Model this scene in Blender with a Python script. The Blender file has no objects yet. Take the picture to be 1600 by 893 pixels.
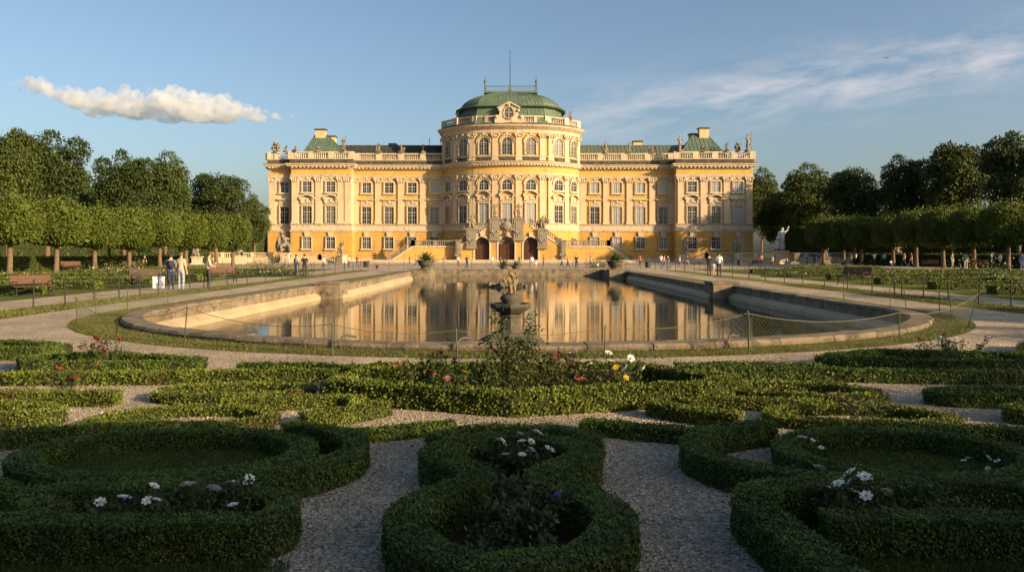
import bpy, bmesh, math, random
import numpy as np
from mathutils import Vector, Matrix, geometry
R = math.radians
random.seed(7)
rng = np.random.default_rng(11)
sc = bpy.context.scene
COL = sc.collection
F, CX, HY, CAMH = 1155.0, 798.0, 394.0, 2.0
KIDS = {}

# ------------------------------------------------------------------ helpers
def gp(px, py, z=0.0):
    """a point of the photograph on a level plane, as a place in metres"""
    d = (CAMH - z) * F / (py - HY)
    return ((px - CX) * d / F, d)
def xat(px, Y): return (px - CX) * Y / F

def nodes_of(name):
    m = bpy.data.materials.new(name); m.use_nodes = True
    nt = m.node_tree
    return m, nt, nt.nodes['Principled BSDF']
def N(nt, typ, **kw):
    n = nt.nodes.new(typ)
    for k, v in kw.items(): setattr(n, k, v)
    return n
def ramp(nt, fac, stops):
    r = N(nt, 'ShaderNodeValToRGB')
    e = r.color_ramp.elements
    while len(e) > 1: e.remove(e[-1])
    e[0].position = stops[0][0]; e[0].color = (*stops[0][1], 1)
    for p, c in stops[1:]:
        q = e.new(p); q.color = (*c, 1)
    nt.links.new(fac, r.inputs[0])
    return r.outputs[0]
def noise(nt, scale, detail=6, rough=.6, vec=None, coord='Object', stretch=None):
    tc = N(nt, 'ShaderNodeTexCoord')
    src = tc.outputs[coord]
    if stretch:
        mp = N(nt, 'ShaderNodeMapping'); mp.inputs['Scale'].default_value = stretch
        nt.links.new(src, mp.inputs[0]); src = mp.outputs[0]
    n = N(nt, 'ShaderNodeTexNoise')
    n.inputs['Scale'].default_value = scale; n.inputs['Detail'].default_value = detail; n.inputs['Roughness'].default_value = rough
    nt.links.new(src, n.inputs['Vector'])
    return n.outputs['Fac']
def mixc(nt, fac, a, b, mode='MIX'):
    m = N(nt, 'ShaderNodeMix', data_type='RGBA', blend_type=mode)
    if isinstance(fac, float): m.inputs[0].default_value = fac
    else: nt.links.new(fac, m.inputs[0])
    for s, v in ((6, a), (7, b)):
        if isinstance(v, tuple): m.inputs[s].default_value = (*v, 1)
        else: nt.links.new(v, m.inputs[s])
    return m.outputs[2]
def bump(nt, bs, h, strength, dist=.02):
    b = N(nt, 'ShaderNodeBump'); b.inputs['Strength'].default_value = strength; b.inputs['Distance'].default_value = dist
    nt.links.new(h, b.inputs['Height']); nt.links.new(b.outputs[0], bs.inputs['Normal'])
def surf(name, c1, c2, scale=2.0, rough=.85, bs=30.0, bstr=.3, stain=None, stretch=None, metal=0, dist=.02):
    m, nt, b = nodes_of(name)
    n = noise(nt, scale, stretch=stretch)
    c = ramp(nt, n, [(.3, c1), (.7, c2)])
    if stain:
        n2 = noise(nt, stain[1], 8, .65, stretch=stain[3] if len(stain) > 3 else None)
        f = ramp(nt, n2, [(stain[2], (0, 0, 0)), (stain[2] + .2, (1, 1, 1))])
        c = mixc(nt, f, c, stain[0])
    nt.links.new(c, b.inputs['Base Color'])
    b.inputs['Roughness'].default_value = rough; b.inputs['Metallic'].default_value = metal
    b.inputs['Specular IOR Level'].default_value = .3
    if bstr: bump(nt, b, noise(nt, bs, 5), bstr, dist)
    return m
def leafmat(name, cols, trans=.25, spread=.3, scale=.6, dry=0):
    """foliage: every leaf has a tint of its own, plants drift in tone over metres"""
    m, nt, b = nodes_of(name)
    g = N(nt, 'ShaderNodeNewGeometry')
    c = ramp(nt, g.outputs['Random Per Island'], [(i / max(1, len(cols) - 1), q) for i, q in enumerate(cols)])
    nn = noise(nt, scale, 3)
    v = ramp(nt, nn, [(.3, (1 - spread,) * 3), (.7, (1 + spread * .5,) * 3)])
    c = mixc(nt, 1.0, c, v, 'MULTIPLY')
    if dry:          # thin brownish patches
        n3 = noise(nt, dry, 4, .6); f3 = ramp(nt, n3, [(.60, (0, 0, 0)), (.74, (.75,) * 3)]); c = mixc(nt, f3, c, (.105, .075, .026))
    nt.links.new(c, b.inputs['Base Color']); b.inputs['Roughness'].default_value = .6
    b.inputs['Specular IOR Level'].default_value = .25
    t = N(nt, 'ShaderNodeBsdfTranslucent'); nt.links.new(c, t.inputs[0])
    mx = N(nt, 'ShaderNodeMixShader'); mx.inputs[0].default_value = trans
    nt.links.new(b.outputs[0], mx.inputs[1]); nt.links.new(t.outputs[0], mx.inputs[2])
    nt.links.new(mx.outputs[0], nt.nodes['Material Output'].inputs[0])
    return m

class MB:
    def __init__(s): s.v = []; s.f = []; s.m = []
    def add(s, vs, fs, mi=0):
        b = len(s.v); s.v += [tuple(p) for p in vs]
        for f in fs: s.f.append([b + i for i in f]); s.m.append(mi)
        return s
    def box(s, x0, x1, y0, y1, z0, z1, mi=0, M=None):
        vs = [(x, y, z) for z in (z0, z1) for x, y in ((x0, y0), (x1, y0), (x1, y1), (x0, y1))]
        if M is not None: vs = [M @ Vector(p) for p in vs]
        return s.add(vs, [(3, 2, 1, 0), (4, 5, 6, 7), (0, 1, 5, 4), (1, 2, 6, 5), (2, 3, 7, 6), (3, 0, 4, 7)], mi)
    def prism(s, poly, z0, z1, mi=0):
        n = len(poly)
        vs = [(p[0], p[1], z0) for p in poly] + [(p[0], p[1], z1) for p in poly]
        fs = [tuple(range(n - 1, -1, -1)), tuple(range(n, 2 * n))] + [(i, (i + 1) % n, n + (i + 1) % n, n + i) for i in range(n)]
        return s.add(vs, fs, mi)
    def slab(s, poly, y0, y1, mi=0):
        """outline in x,z given depth in y"""
        n = len(poly)
        vs = [(p[0], y0, p[1]) for p in poly] + [(p[0], y1, p[1]) for p in poly]
        fs = [tuple(range(n)), tuple(range(2 * n - 1, n - 1, -1))] + [(i, n + i, n + (i + 1) % n, (i + 1) % n) for i in range(n)]
        return s.add(vs, fs, mi)
    def lathe(s, prof, c=(0, 0, 0), n=12, mi=0, M=None):
        vs = []; fs = []
        for r, z in prof:
            for k in range(n):
                a = 2 * math.pi * k / n
                vs.append(Vector((c[0] + r * math.cos(a), c[1] + r * math.sin(a), c[2] + z)))
        if M is not None: vs = [M @ p for p in vs]
        for i in range(len(prof) - 1):
            for k in range(n):
                fs.append((i * n + k, i * n + (k + 1) % n, (i + 1) * n + (k + 1) % n, (i + 1) * n + k))
        fs.append(tuple(range(n - 1, -1, -1))); t = (len(prof) - 1) * n; fs.append(tuple(range(t, t + n)))
        return s.add(vs, fs, mi)
    def tube(s, pts, r, n=6, mi=0):
        pts = [Vector(p) for p in pts]; vs = []; fs = []
        rs = r if isinstance(r, (list, tuple)) else [r] * len(pts)
        for i, p in enumerate(pts):
            d = (pts[min(i + 1, len(pts) - 1)] - pts[max(i - 1, 0)])
            d = d.normalized() if d.length > 1e-9 else Vector((0, 0, 1))
            a = d.cross(Vector((0, 0, 1)) if abs(d.z) < .95 else Vector((1, 0, 0))).normalized(); b = d.cross(a)
            for k in range(n):
                t = 2 * math.pi * k / n
                vs.append(p + (a * math.cos(t) + b * math.sin(t)) * rs[i])
        for i in range(len(pts) - 1):
            for k in range(n):
                fs.append((i * n + k, (i + 1) * n + k, (i + 1) * n + (k + 1) % n, i * n + (k + 1) % n))
        fs.append(tuple(range(n))); t = (len(pts) - 1) * n; fs.append(tuple(range(t + n - 1, t - 1, -1)))
        return s.add(vs, fs, mi)
    def blob(s, c, r, seed=0, amp=.15, n=8, mi=0):
        rr = random.Random(seed); vs = []; fs = []; m = n // 2 + 1
        r = r if isinstance(r, (list, tuple)) else (r, r, r)
        for i in range(m):
            th = math.pi * (i + .001) / (m - 1 + .002)
            for k in range(n):
                ph = 2 * math.pi * k / n; q = 1 + rr.uniform(-amp, amp)
                vs.append((c[0] + r[0] * q * math.sin(th) * math.cos(ph), c[1] + r[1] * q * math.sin(th) * math.sin(ph), c[2] + r[2] * q * math.cos(th)))
        for i in range(m - 1):
            for k in range(n):
                fs.append((i * n + k, (i + 1) * n + k, (i + 1) * n + (k + 1) % n, i * n + (k + 1) % n))
        return s.add(vs, fs, mi)
    def mesh(s, name, mats, smooth=False, recalc=True):
        me = bpy.data.meshes.new(name); me.from_pydata(s.v, [], s.f)
        for m in (mats if isinstance(mats, (list, tuple)) else [mats]): me.materials.append(m)
        me.polygons.foreach_set('material_index', s.m)
        if recalc:
            b = bmesh.new(); b.from_mesh(me); bmesh.ops.recalc_face_normals(b, faces=b.faces); b.to_mesh(me); b.free()
        if smooth: me.polygons.foreach_set('use_smooth', [True] * len(me.polygons))
        me.update(); return me
    def build(s, name, mats, parent=None, smooth=False, recalc=True):
        return link(name, s.mesh(name, mats, smooth, recalc), parent)

def link(name, data, parent=None, loc=None, rz=0, inv=True):
    o = bpy.data.objects.new(name, data); COL.objects.link(o)
    if loc is not None: o.location = loc
    o.rotation_euler = (0, 0, rz)
    if parent is not None:
        o.parent = parent; KIDS.setdefault(parent.name, []).append(o)
        if loc is None and parent.get('_w'): o.matrix_parent_inverse = Matrix.Translation(-Vector(parent.location))
    return o
def tag(o, label=None, cat=None, group=None, kind=None):
    for k, v in (('label', label), ('category', cat), ('group', group), ('kind', kind)):
        if v: o[k] = v
    return o
def empty(name, loc, label, cat, group=None, world=False, rz=0):
    o = bpy.data.objects.new(name, None); COL.objects.link(o); o.location = loc; o.rotation_euler = (0, 0, rz)
    o.empty_display_size = .2
    if world: o['_w'] = 1
    return tag(o, label, cat, group)
def dup(root, loc=None, rz=None, label=None, scale=None, parent=None, group=None):
    r = root.copy(); COL.objects.link(r)
    if parent is not None: r.parent = parent
    if loc is not None: r.location = loc
    if rz is not None: r.rotation_euler = (0, 0, rz)
    if scale is not None: r.scale = scale if isinstance(scale, (tuple, list)) else (scale,) * 3
    if label: r['label'] = label
    if group: r['group'] = group
    for c in KIDS.get(root.name, []):
        d = dup(c, parent=r); KIDS.setdefault(r.name, []).append(d)
    return r
def structure(name, mb, mats): return tag(mb.build(name, mats), kind='structure')

def qmesh(name, V, mats, Q=None, midx=None):
    """a mesh of quads straight from arrays; V is (n,4,3) or Q indexes V"""
    me = bpy.data.meshes.new(name)
    if Q is None:
        n = len(V); V = V.reshape(-1, 3); Q = np.arange(n * 4, dtype=np.int32)
    else:
        Q = np.asarray(Q, dtype=np.int32).reshape(-1); n = len(Q) // 4
    me.vertices.add(len(V)); me.vertices.foreach_set('co', np.ascontiguousarray(V, dtype=np.float32).reshape(-1))
    me.loops.add(n * 4); me.loops.foreach_set('vertex_index', Q)
    me.polygons.add(n); me.polygons.foreach_set('loop_start', np.arange(0, n * 4, 4, dtype=np.int32))
    for m in mats: me.materials.append(m)
    if midx is not None: me.polygons.foreach_set('material_index', np.asarray(midx, dtype=np.int32))
    me.update(calc_edges=True); return me
def unit(a): return a / np.maximum(np.linalg.norm(a, axis=1, keepdims=True), 1e-9)
def leaves(P, Nn, L, W, tilt=(.2, .9), up=0.0, g=rng):
    """leaf-shaped folded quads at P, springing from a surface with normals Nn"""
    n = len(P)
    d = g.normal(size=(n, 3)); d[:, 2] += up
    t = unit(d - (d * Nn).sum(1, keepdims=True) * Nn)
    k = g.uniform(tilt[0], tilt[1], (n, 1))
    a = unit(t * (1 - k) + Nn * k)
    b = unit(np.cross(a, Nn + g.normal(size=(n, 3)) * .35))
    c = np.cross(b, a)
    l = L * g.uniform(.7, 1.25, (n, 1)); w = W * g.uniform(.75, 1.2, (n, 1))
    mid = P + a * l * .45 + c * w * .18
    return np.stack([P, mid + b * w * .5, P + a * l, mid - b * w * .5], 1)

def resample(pts, step, closed=False):
    p = np.array(pts, float)
    if closed: p = np.vstack([p, p[:1]])
    out = []
    for i in range(len(p) - 1):
        n = max(1, int(np.ceil(np.linalg.norm(p[i + 1] - p[i]) / step)))
        for k in range(n): out.append(p[i] + (p[i + 1] - p[i]) * k / n)
    if not closed: out.append(p[-1])
    return np.array(out)
def curve(pts, step=.06, closed=False):
    """smooth path through the points"""
    p = [np.array(q, float) for q in pts]; n = len(p); out = []
    for i in range(n if closed else n - 1):
        g = lambda j: p[j % n] if closed else p[min(max(j, 0), n - 1)]
        a, b, c, d = g(i - 1), g(i), g(i + 1), g(i + 2)
        m = max(2, int(np.linalg.norm(c - b) / step))
        for k in range(m):
            t = k / m
            out.append(.5 * ((2 * b) + (c - a) * t + (2 * a - 5 * b + 4 * c - d) * t * t + (3 * b - a - 3 * c + d) * t ** 3))
    if not closed: out.append(p[-1])
    return np.array(out)
def mitre(p, closed):
    n = len(p)
    d = np.roll(p, -1, 0) - p
    if not closed: d[-1] = d[-2]
    d = unit(d); pr = np.roll(d, 1, 0)
    if not closed: pr[0] = d[0]
    n1 = np.stack([d[:, 1], -d[:, 0]], 1); n0 = np.stack([pr[:, 1], -pr[:, 0]], 1)
    m = unit(n0 + n1); c = np.maximum((m * n1).sum(1, keepdims=True), .5)
    return m / c
def sweep(mb, poly, prof, closed=False, mi=0):
    """profile of (outward, z) points carried along a plan line"""
    p = np.array(poly, float); m = mitre(p, closed); k = len(prof); vs = []; fs = []
    for i in range(len(p)):
        for d, z in prof: vs.append((p[i, 0] + m[i, 0] * d, p[i, 1] + m[i, 1] * d, z))
    n = len(p)
    for i in range(n if closed else n - 1):
        j = (i + 1) % n
        for q in range(k): fs.append((i * k + q, j * k + q, j * k + (q + 1) % k, i * k + (q + 1) % k))
    if not closed: fs.append(tuple(range(k))); fs.append(tuple(range((n - 1) * k + k - 1, (n - 1) * k - 1, -1)))
    return mb.add(vs, fs, mi)
def rect(d0, d1, z0, z1): return [(d0, z0), (d1, z0), (d1, z1), (d0, z1)]

def skinned(name, verts, edges, rad, root=0, sub=1, mats=()):
    me = bpy.data.meshes.new(name); me.from_pydata(verts, edges, [])
    o = bpy.data.objects.new(name, me); COL.objects.link(o)
    o.modifiers.new('s', 'SKIN').use_smooth_shade = True
    for i, d in enumerate(me.skin_vertices[0].data):
        r = rad[i]; d.radius = r if isinstance(r, tuple) else (r, r); d.use_root = (i == root)
    if sub:
        s = o.modifiers.new('u', 'SUBSURF'); s.levels = sub; s.render_levels = sub
    dg = bpy.context.evaluated_depsgraph_get(); dg.update()
    out = bpy.data.meshes.new_from_object(o.evaluated_get(dg)); out.name = name
    bpy.data.objects.remove(o); bpy.data.meshes.remove(me)
    out.materials.clear()
    for m in mats: out.materials.append(m)
    return out

# ------------------------------------------------------------------ camera, light, sky
SUN_AZ, SUN_EL = 122.0, 16.5
cam = bpy.data.cameras.new('camera'); co = bpy.data.objects.new('camera', cam); COL.objects.link(co)
cam.sensor_width = 36; cam.lens = 36 * F / 1600; cam.clip_end = 20000; cam.clip_start = .05
cam.shift_y = (446.5 - HY) / 1600 * -1; cam.shift_x = (800 - CX) / 1600
co.location = (0, 0, CAMH); co.rotation_euler = (R(90), 0, 0); sc.camera = co
az, el = R(SUN_AZ), R(SUN_EL)
SUN = Vector((math.sin(az) * math.cos(el), math.cos(az) * math.cos(el), math.sin(el)))
sl = bpy.data.lights.new('sun', 'SUN'); sl.energy = 5.0; sl.angle = R(.53); sl.color = (1, .715, .41)
so = bpy.data.objects.new('sun', sl); COL.objects.link(so); so.rotation_euler = SUN.to_track_quat('Z', 'Y').to_euler()
so.location = (40, -40, 60)

w = bpy.data.worlds.new('World'); sc.world = w; w.use_nodes = True
nt = w.node_tree; bg = nt.nodes['Background']
sk = N(nt, 'ShaderNodeTexSky', sky_type='NISHITA', sun_disc=False, sun_elevation=el, sun_rotation=az)
sk.air_density = 1.0; sk.dust_density = 3.0; sk.ozone_density = 2.0
# thin cirrus, laid out by direction of view in the sky dome
tc = N(nt, 'ShaderNodeTexCoord'); sx = N(nt, 'ShaderNodeSeparateXYZ'); nt.links.new(tc.outputs['Generated'], sx.inputs[0])
def M(op, a, b=None, c=None):
    n = N(nt, 'ShaderNodeMath', operation=op)
    for i, v in enumerate((a, b, c)):
        if v is None: continue
        if isinstance(v, (int, float)): n.inputs[i].default_value = v
        else: nt.links.new(v, n.inputs[i])
    return n.outputs[0]
yy = M('MAXIMUM', sx.outputs[1], .02); u = M('DIVIDE', sx.outputs[0], yy); v = M('DIVIDE', sx.outputs[2], yy)
u1 = M('SUBTRACT', u, .44); v1 = M('SUBTRACT', v, .232)
a = math.atan2(.082, .5)
ur = M('ADD', M('MULTIPLY', u1, math.cos(a)), M('MULTIPLY', v1, math.sin(a)))
vr = M('SUBTRACT', M('MULTIPLY', v1, math.cos(a)), M('MULTIPLY', u1, math.sin(a)))
cv = N(nt, 'ShaderNodeCombineXYZ'); nt.links.new(M('MULTIPLY', ur, 7.0), cv.inputs[0]); nt.links.new(M('MULTIPLY', vr, 30.0), cv.inputs[1])
wv = N(nt, 'ShaderNodeTexNoise'); wv.inputs['Scale'].default_value = 1.0; wv.inputs['Detail'].default_value = 9; wv.inputs['Roughness'].default_value = .62
wv.inputs['Distortion'].default_value = .25; nt.links.new(cv.outputs[0], wv.inputs['Vector'])
body = M('POWER', 2.718, M('MULTIPLY', -1.0, M('ADD', M('POWER', M('ABSOLUTE', M('DIVIDE', ur, .37)), 3.0), M('POWER', M('ABSOLUTE', M('DIVIDE', vr, .043)), 2.0))))
den = M('MULTIPLY', M('MAXIMUM', M('SUBTRACT', wv.outputs['Fac'], .41), 0.0), 2.1)
cir = M('MINIMUM', M('MULTIPLY', M('MULTIPLY', body, den), .78), .36)
mx = N(nt, 'ShaderNodeMix', data_type='RGBA'); nt.links.new(cir, mx.inputs[0]); nt.links.new(sk.outputs[0], mx.inputs[6]); mx.inputs[7].default_value = (6.6, 5.6, 5.2, 1)
nt.links.new(mx.outputs[2], bg.inputs[0]); bg.inputs[1].default_value = .087
sc.view_settings.view_transform = 'Standard'; sc.view_settings.look = 'None'; sc.view_settings.exposure = 1.05; sc.view_settings.gamma = 1
sc.cycles.use_denoising = True; sc.cycles.max_bounces = 6; sc.cycles.diffuse_bounces = 3; sc.cycles.glossy_bounces = 3
sc.cycles.transmission_bounces = 4; sc.cycles.volume_bounces = 6; sc.cycles.caustics_reflective = False; sc.cycles.caustics_refractive = False

# ------------------------------------------------------------------ materials
MT = {}
MT['ochre'] = surf('ochre_render', (0.460, 0.260, 0.060), (0.571, 0.337, 0.088), .35, .9, 6, .2, ((.30, .215, .11), .7, .50, (1, 1, .22)))
MT['cream'] = surf('cream_render', (0.440, 0.342, 0.215), (0.540, 0.428, 0.284), .4, .9, 6, .2, ((.29, .24, .165), .8, .52, (1, 1, .22)))
MT['trim'] = surf('pale_stone_trim', (0.421, 0.342, 0.234), (0.519, 0.428, 0.297), 1.2, .85, 12, .25, ((.20, .17, .125), 1.6, .53, (1, 1, .4)))
MT['soot'] = surf('sooty_stone', (.025, .022, .018), (.11, .09, .065), 1.5, .9, 12, .4)
MT['white'] = surf('white_joinery', (.38, .35, .30), (.46, .43, .38), 2, .6, 20, .1)
MT['statue'] = surf('carved_stone', (0.145, 0.126, 0.095), (0.255, 0.223, 0.170), 3, .9, 14, .5, ((.06, .052, .04), 4, .52))
MT['stair'] = surf('grey_stair_stone', (0.165, 0.143, 0.109), (0.240, 0.210, 0.161), 2, .9, 14, .4, ((.13, .112, .085), 1.5, .56, (1, 1, .5)))
MT['palestatue'] = surf('pale_marble', (0.446, 0.418, 0.374), (0.533, 0.504, 0.454), 3, .8, 14, .4, ((.3, .28, .24), 4, .64))
MT['copper'] = surf('green_copper', (.055, .095, .066), (.105, .15, .102), .9, .6, 5, .2, ((.055, .055, .04), .8, .56, (1, 1, .3)))
MT['slate'] = surf('dark_roof_metal', (.022, .028, .024), (.045, .048, .04), .6, .8, 5, .2, ((.10, .055, .038), .25, .52))
MT['brownroof'] = surf('patched_green_roof', (.06, .085, .058), (.10, .125, .085), .7, .7, 5, .2, ((.125, .078, .05), .2, .50))
MT['chimney'] = surf('chimney_render', (.42, .33, .18), (.52, .41, .24), 1, .9, 8, .2)
MT['door'] = surf('brown_oak', (.045, .018, .008), (.075, .030, .012), 3, .55, 30, .3)
MT['iron'] = surf('black_iron', (.016, .016, .015), (.03, .03, .028), 5, .55, 40, .2)
MT['greenpost'] = surf('green_painted_steel', (.035, .055, .03), (.06, .085, .045), 5, .55, 40, .1)
MT['wire'] = surf('weathered_wire', (.10, .11, .06), (.16, .16, .09), 5, .6, 40, 0)
MT['wood'] = surf('reddish_bench_slats', (0.059, 0.020, 0.011), (0.098, 0.034, 0.019), 3, .6, 30, .3, None, (1, 12, 12))
MT['darkwood'] = surf('dark_bench_slats', (.035, .022, .015), (.06, .036, .024), 3, .6, 30, .3, None, (1, 12, 12))
MT['rim'] = surf('weathered_limestone', (.12, .096, .064), (.26, .21, .14), 1.6, .9, 9, .8, ((.05, .043, .03), 2.2, .50), dist=.05)
MT['ledge'] = surf('wet_limestone', (.32, .25, .15), (.47, .37, .23), .8, .8, 8, .5, ((.15, .12, .07), 1.0, .6, (1, 1, 3)), dist=.04)
MT['fountain'] = surf('mossy_stone', (0.052, 0.048, 0.036), (0.115, 0.105, 0.081), 5, .9, 25, .8, ((.035, .045, .022), 7, .56), dist=.03)
MT['goldlit_stone'] = surf('gold_lit_stone', (0.133, 0.099, 0.052), (0.224, 0.163, 0.085), 6, .7, 25, .5)  # golden sunlight put into the figure's stone colour
MT['bark'] = surf('bark', (.09, .062, .038), (.17, .125, .08), 4, .95, 12, .9, None, (3, 3, .6), dist=.05)
MT['twig_shade'] = surf('inner_twigs_leaves_and_shade', (.016, .020, .007), (.026, .034, .010), 20, .95, 40, .3)  # shade inside the hedge put into the core colour
MT['soil'] = surf('brown_mulch', (.018, .010, .006), (.065, .032, .017), 22, .95, 60, .9, dist=.04)
MT['stem'] = surf('plant_stem', (.07, .05, .02), (.06, .09, .025), 5, .8, 30, .2)
MT['bird'] = surf('dark_feathers', (.02, .02, .02), (.04, .04, .04), 5)
MT['crate'] = surf('white_plastic', (.72, .71, .67), (.8, .79, .75), 3, .5, 30, .05)
MT['asphaltpipe'] = surf('dull_pipe', (.05, .045, .04), (.09, .08, .07), 8, .6)
MT['glass'], nt, b = nodes_of('window_glass')
oi = N(nt, 'ShaderNodeObjectInfo'); nt.links.new(ramp(nt, oi.outputs['Random'], [(0, (.010, .011, .012)), (.6, (.03, .034, .036)), (.8, (.06, .06, .055)), (1, (.14, .13, .11))]), b.inputs['Base Color'])
b.inputs['Roughness'].default_value = .06; b.inputs['Specular IOR Level'].default_value = .5
bump(nt, b, noise(nt, .9, 2), .15, .05)
MT['blind'], nt, b = nodes_of('glass_over_pale_blinds')
b.inputs['Base Color'].default_value = (.30, .30, .28, 1); b.inputs['Roughness'].default_value = .2

# leaves
MT['box'] = leafmat('box_leaves', [(.040, .080, .012), (.062, .112, .015), (.092, .146, .020), (.135, .18, .030)], .14, .45, 2.6, 1.9)
MT['box_sunlit'] = leafmat('box_leaves_sunlit', [(.062, .098, .013), (.098, .138, .017), (.142, .178, .024), (.20, .22, .038)], .16, .45, 2.2, 1.5)  # same box leaves lightened and yellowed for hedges in the sun
MT['beech'] = leafmat('clipped_hedge_leaves', [(0.035, 0.060, 0.012), (0.062, 0.098, 0.016), (0.109, 0.137, 0.023)], .22, .3, .3)
MT['lime'] = leafmat('lime_leaves', [(.060, .096, .014), (.096, .130, .018), (.140, .168, .030)], .3, .3, .35)
MT['tree'] = leafmat('oak_leaves', [(.020, .038, .008), (.035, .058, .011), (.058, .082, .017)], .2, .3, .12)
MT['tree2'] = leafmat('chestnut_leaves', [(.029, .050, .009), (.050, .072, .013), (.084, .105, .022)], .2, .35, .14)
MT['tree3'] = leafmat('ash_leaves', [(.036, .062, .011), (.060, .087, .017), (.094, .118, .025)], .25, .3, .12)
MT['rose_leaf'] = leafmat('rose_leaves', [(.03, .055, .016), (.05, .08, .022), (.075, .10, .03), (.10, .075, .035)], .25, .2, 3)
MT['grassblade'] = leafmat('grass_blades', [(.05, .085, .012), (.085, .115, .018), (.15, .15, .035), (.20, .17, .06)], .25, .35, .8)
MT['lawnblade'] = leafmat('lawn_blades', [(.03, .065, .010), (.05, .09, .014), (.075, .115, .02)], .25, .3, 1.5)  # greener, darker blades for the small lawns
MT['agave'] = leafmat('agave_leaves', [(.03, .06, .02), (.06, .10, .03)], .1, .2, 3)
def petal(name, c):
    m, nt, b = nodes_of(name); b.inputs['Base Color'].default_value = (*c, 1); b.inputs['Roughness'].default_value = .6
    t = N(nt, 'ShaderNodeBsdfTranslucent'); t.inputs[0].default_value = (*c, 1)
    mxs = N(nt, 'ShaderNodeMixShader'); mxs.inputs[0].default_value = .25
    nt.links.new(b.outputs[0], mxs.inputs[1]); nt.links.new(t.outputs[0], mxs.inputs[2]); nt.links.new(mxs.outputs[0], nt.nodes['Material Output'].inputs[0])
    return m
PET = {k: petal(k + '_petals', c) for k, c in dict(white=(.82, .80, .74), red=(.34, .010, .016), crimson=(.20, .008, .018), pink=(.72, .22, .24),
       yellow=(.78, .52, .05), violet=(.22, .13, .45), salmon=(.70, .30, .18)).items()}
MT['eye'] = petal('flower_centre', (.45, .30, .04))

# ground materials
m, nt, b = nodes_of('pale_gravel'); MT['gravel'] = m
tc = N(nt, 'ShaderNodeTexCoord'); vo = N(nt, 'ShaderNodeTexVoronoi'); vo.inputs['Scale'].default_value = 48; nt.links.new(tc.outputs['Object'], vo.inputs['Vector'])
vo2 = N(nt, 'ShaderNodeTexVoronoi'); vo2.inputs['Scale'].default_value = 19; nt.links.new(tc.outputs['Object'], vo2.inputs['Vector'])
sep = N(nt, 'ShaderNodeSeparateColor'); nt.links.new(vo.outputs['Color'], sep.inputs[0])
c = ramp(nt, sep.outputs[0], [(0, (.14, .112, .08)), (.35, (.34, .28, .20)), (.75, (.48, .40, .295)), (1, (.66, .57, .45))])
big = ramp(nt, noise(nt, .6, 8, .65), [(.3, (.62, .61, .60)), (.7, (1.18, 1.15, 1.08))])
c = mixc(nt, 1.0, c, big, 'MULTIPLY')
nt.links.new(c, b.inputs['Base Color']); b.inputs['Roughness'].default_value = .92; b.inputs['Specular IOR Level'].default_value = .2
hh = N(nt, 'ShaderNodeMath', operation='ADD'); nt.links.new(vo.outputs['Distance'], hh.inputs[0]); nt.links.new(vo2.outputs['Distance'], hh.inputs[1])
bump(nt, b, hh.outputs[0], .9, .02)
MT['stone_chip'] = surf('gravel_stones', (.20, .175, .14), (.48, .43, .36), 60, .9, 60, 0)
m, nt, b = nodes_of('lawn'); MT['lawn'] = m
c = ramp(nt, noise(nt, 14, 8, .7), [(.3, (.055, .085, .014)), (.55, (.11, .135, .022)), (.75, (.19, .18, .045))])
c2 = ramp(nt, noise(nt, .22, 5), [(.35, (.75, .8, .8)), (.65, (1.25, 1.15, 1.0))]); c = mixc(nt, 1.0, c, c2, 'MULTIPLY')
nt.links.new(c, b.inputs['Base Color']); b.inputs['Roughness'].default_value = .95; b.inputs['Specular IOR Level'].default_value = .1
bump(nt, b, noise(nt, 45, 6, .7), 1.0, .06)
m, nt, b = nodes_of('dry_verge_grass'); MT['verge'] = m
c = ramp(nt, noise(nt, 9, 8, .7), [(.3, (.08, .10, .02)), (.55, (.17, .165, .042)), (.72, (.30, .26, .11))])
nt.links.new(c, b.inputs['Base Color']); b.inputs['Roughness'].default_value = .95; b.inputs['Specular IOR Level'].default_value = .1
bump(nt, b, noise(nt, 45, 6, .7), 1.0, .06)
# water: still, dark, lightly ruffled
m, nt, b = nodes_of('pond_water'); MT['water'] = m
b.inputs['Base Color'].default_value = (.012, .014, .008, 1); b.inputs['Roughness'].default_value = .015; b.inputs['IOR'].default_value = 1.33; b.inputs['Specular IOR Level'].default_value = .5
n1 = noise(nt, 1.6, 3, .55, stretch=(.55, 1.3, 1)); n2 = noise(nt, 6.5, 3, .6, stretch=(.4, 1.6, 1)); calm = ramp(nt, noise(nt, .09, 3), [(.38, (.25,) * 3), (.62, (1,) * 3)])
s = N(nt, 'ShaderNodeMath', operation='MULTIPLY_ADD'); nt.links.new(n2, s.inputs[0]); s.inputs[1].default_value = .4; nt.links.new(n1, s.inputs[2])
n0 = noise(nt, .55, 2, .5, stretch=(.45, 1.5, 1)); s0 = N(nt, 'ShaderNodeMath', operation='MULTIPLY_ADD'); nt.links.new(n0, s0.inputs[0]); s0.inputs[1].default_value = 1.6; nt.links.new(s.outputs[0], s0.inputs[2]); s = s0
s2 = N(nt, 'ShaderNodeMath', operation='MULTIPLY'); nt.links.new(s.outputs[0], s2.inputs[0]); nt.links.new(calm, s2.inputs[1])
bump(nt, b, s2.outputs[0], .20, .02)
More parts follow.
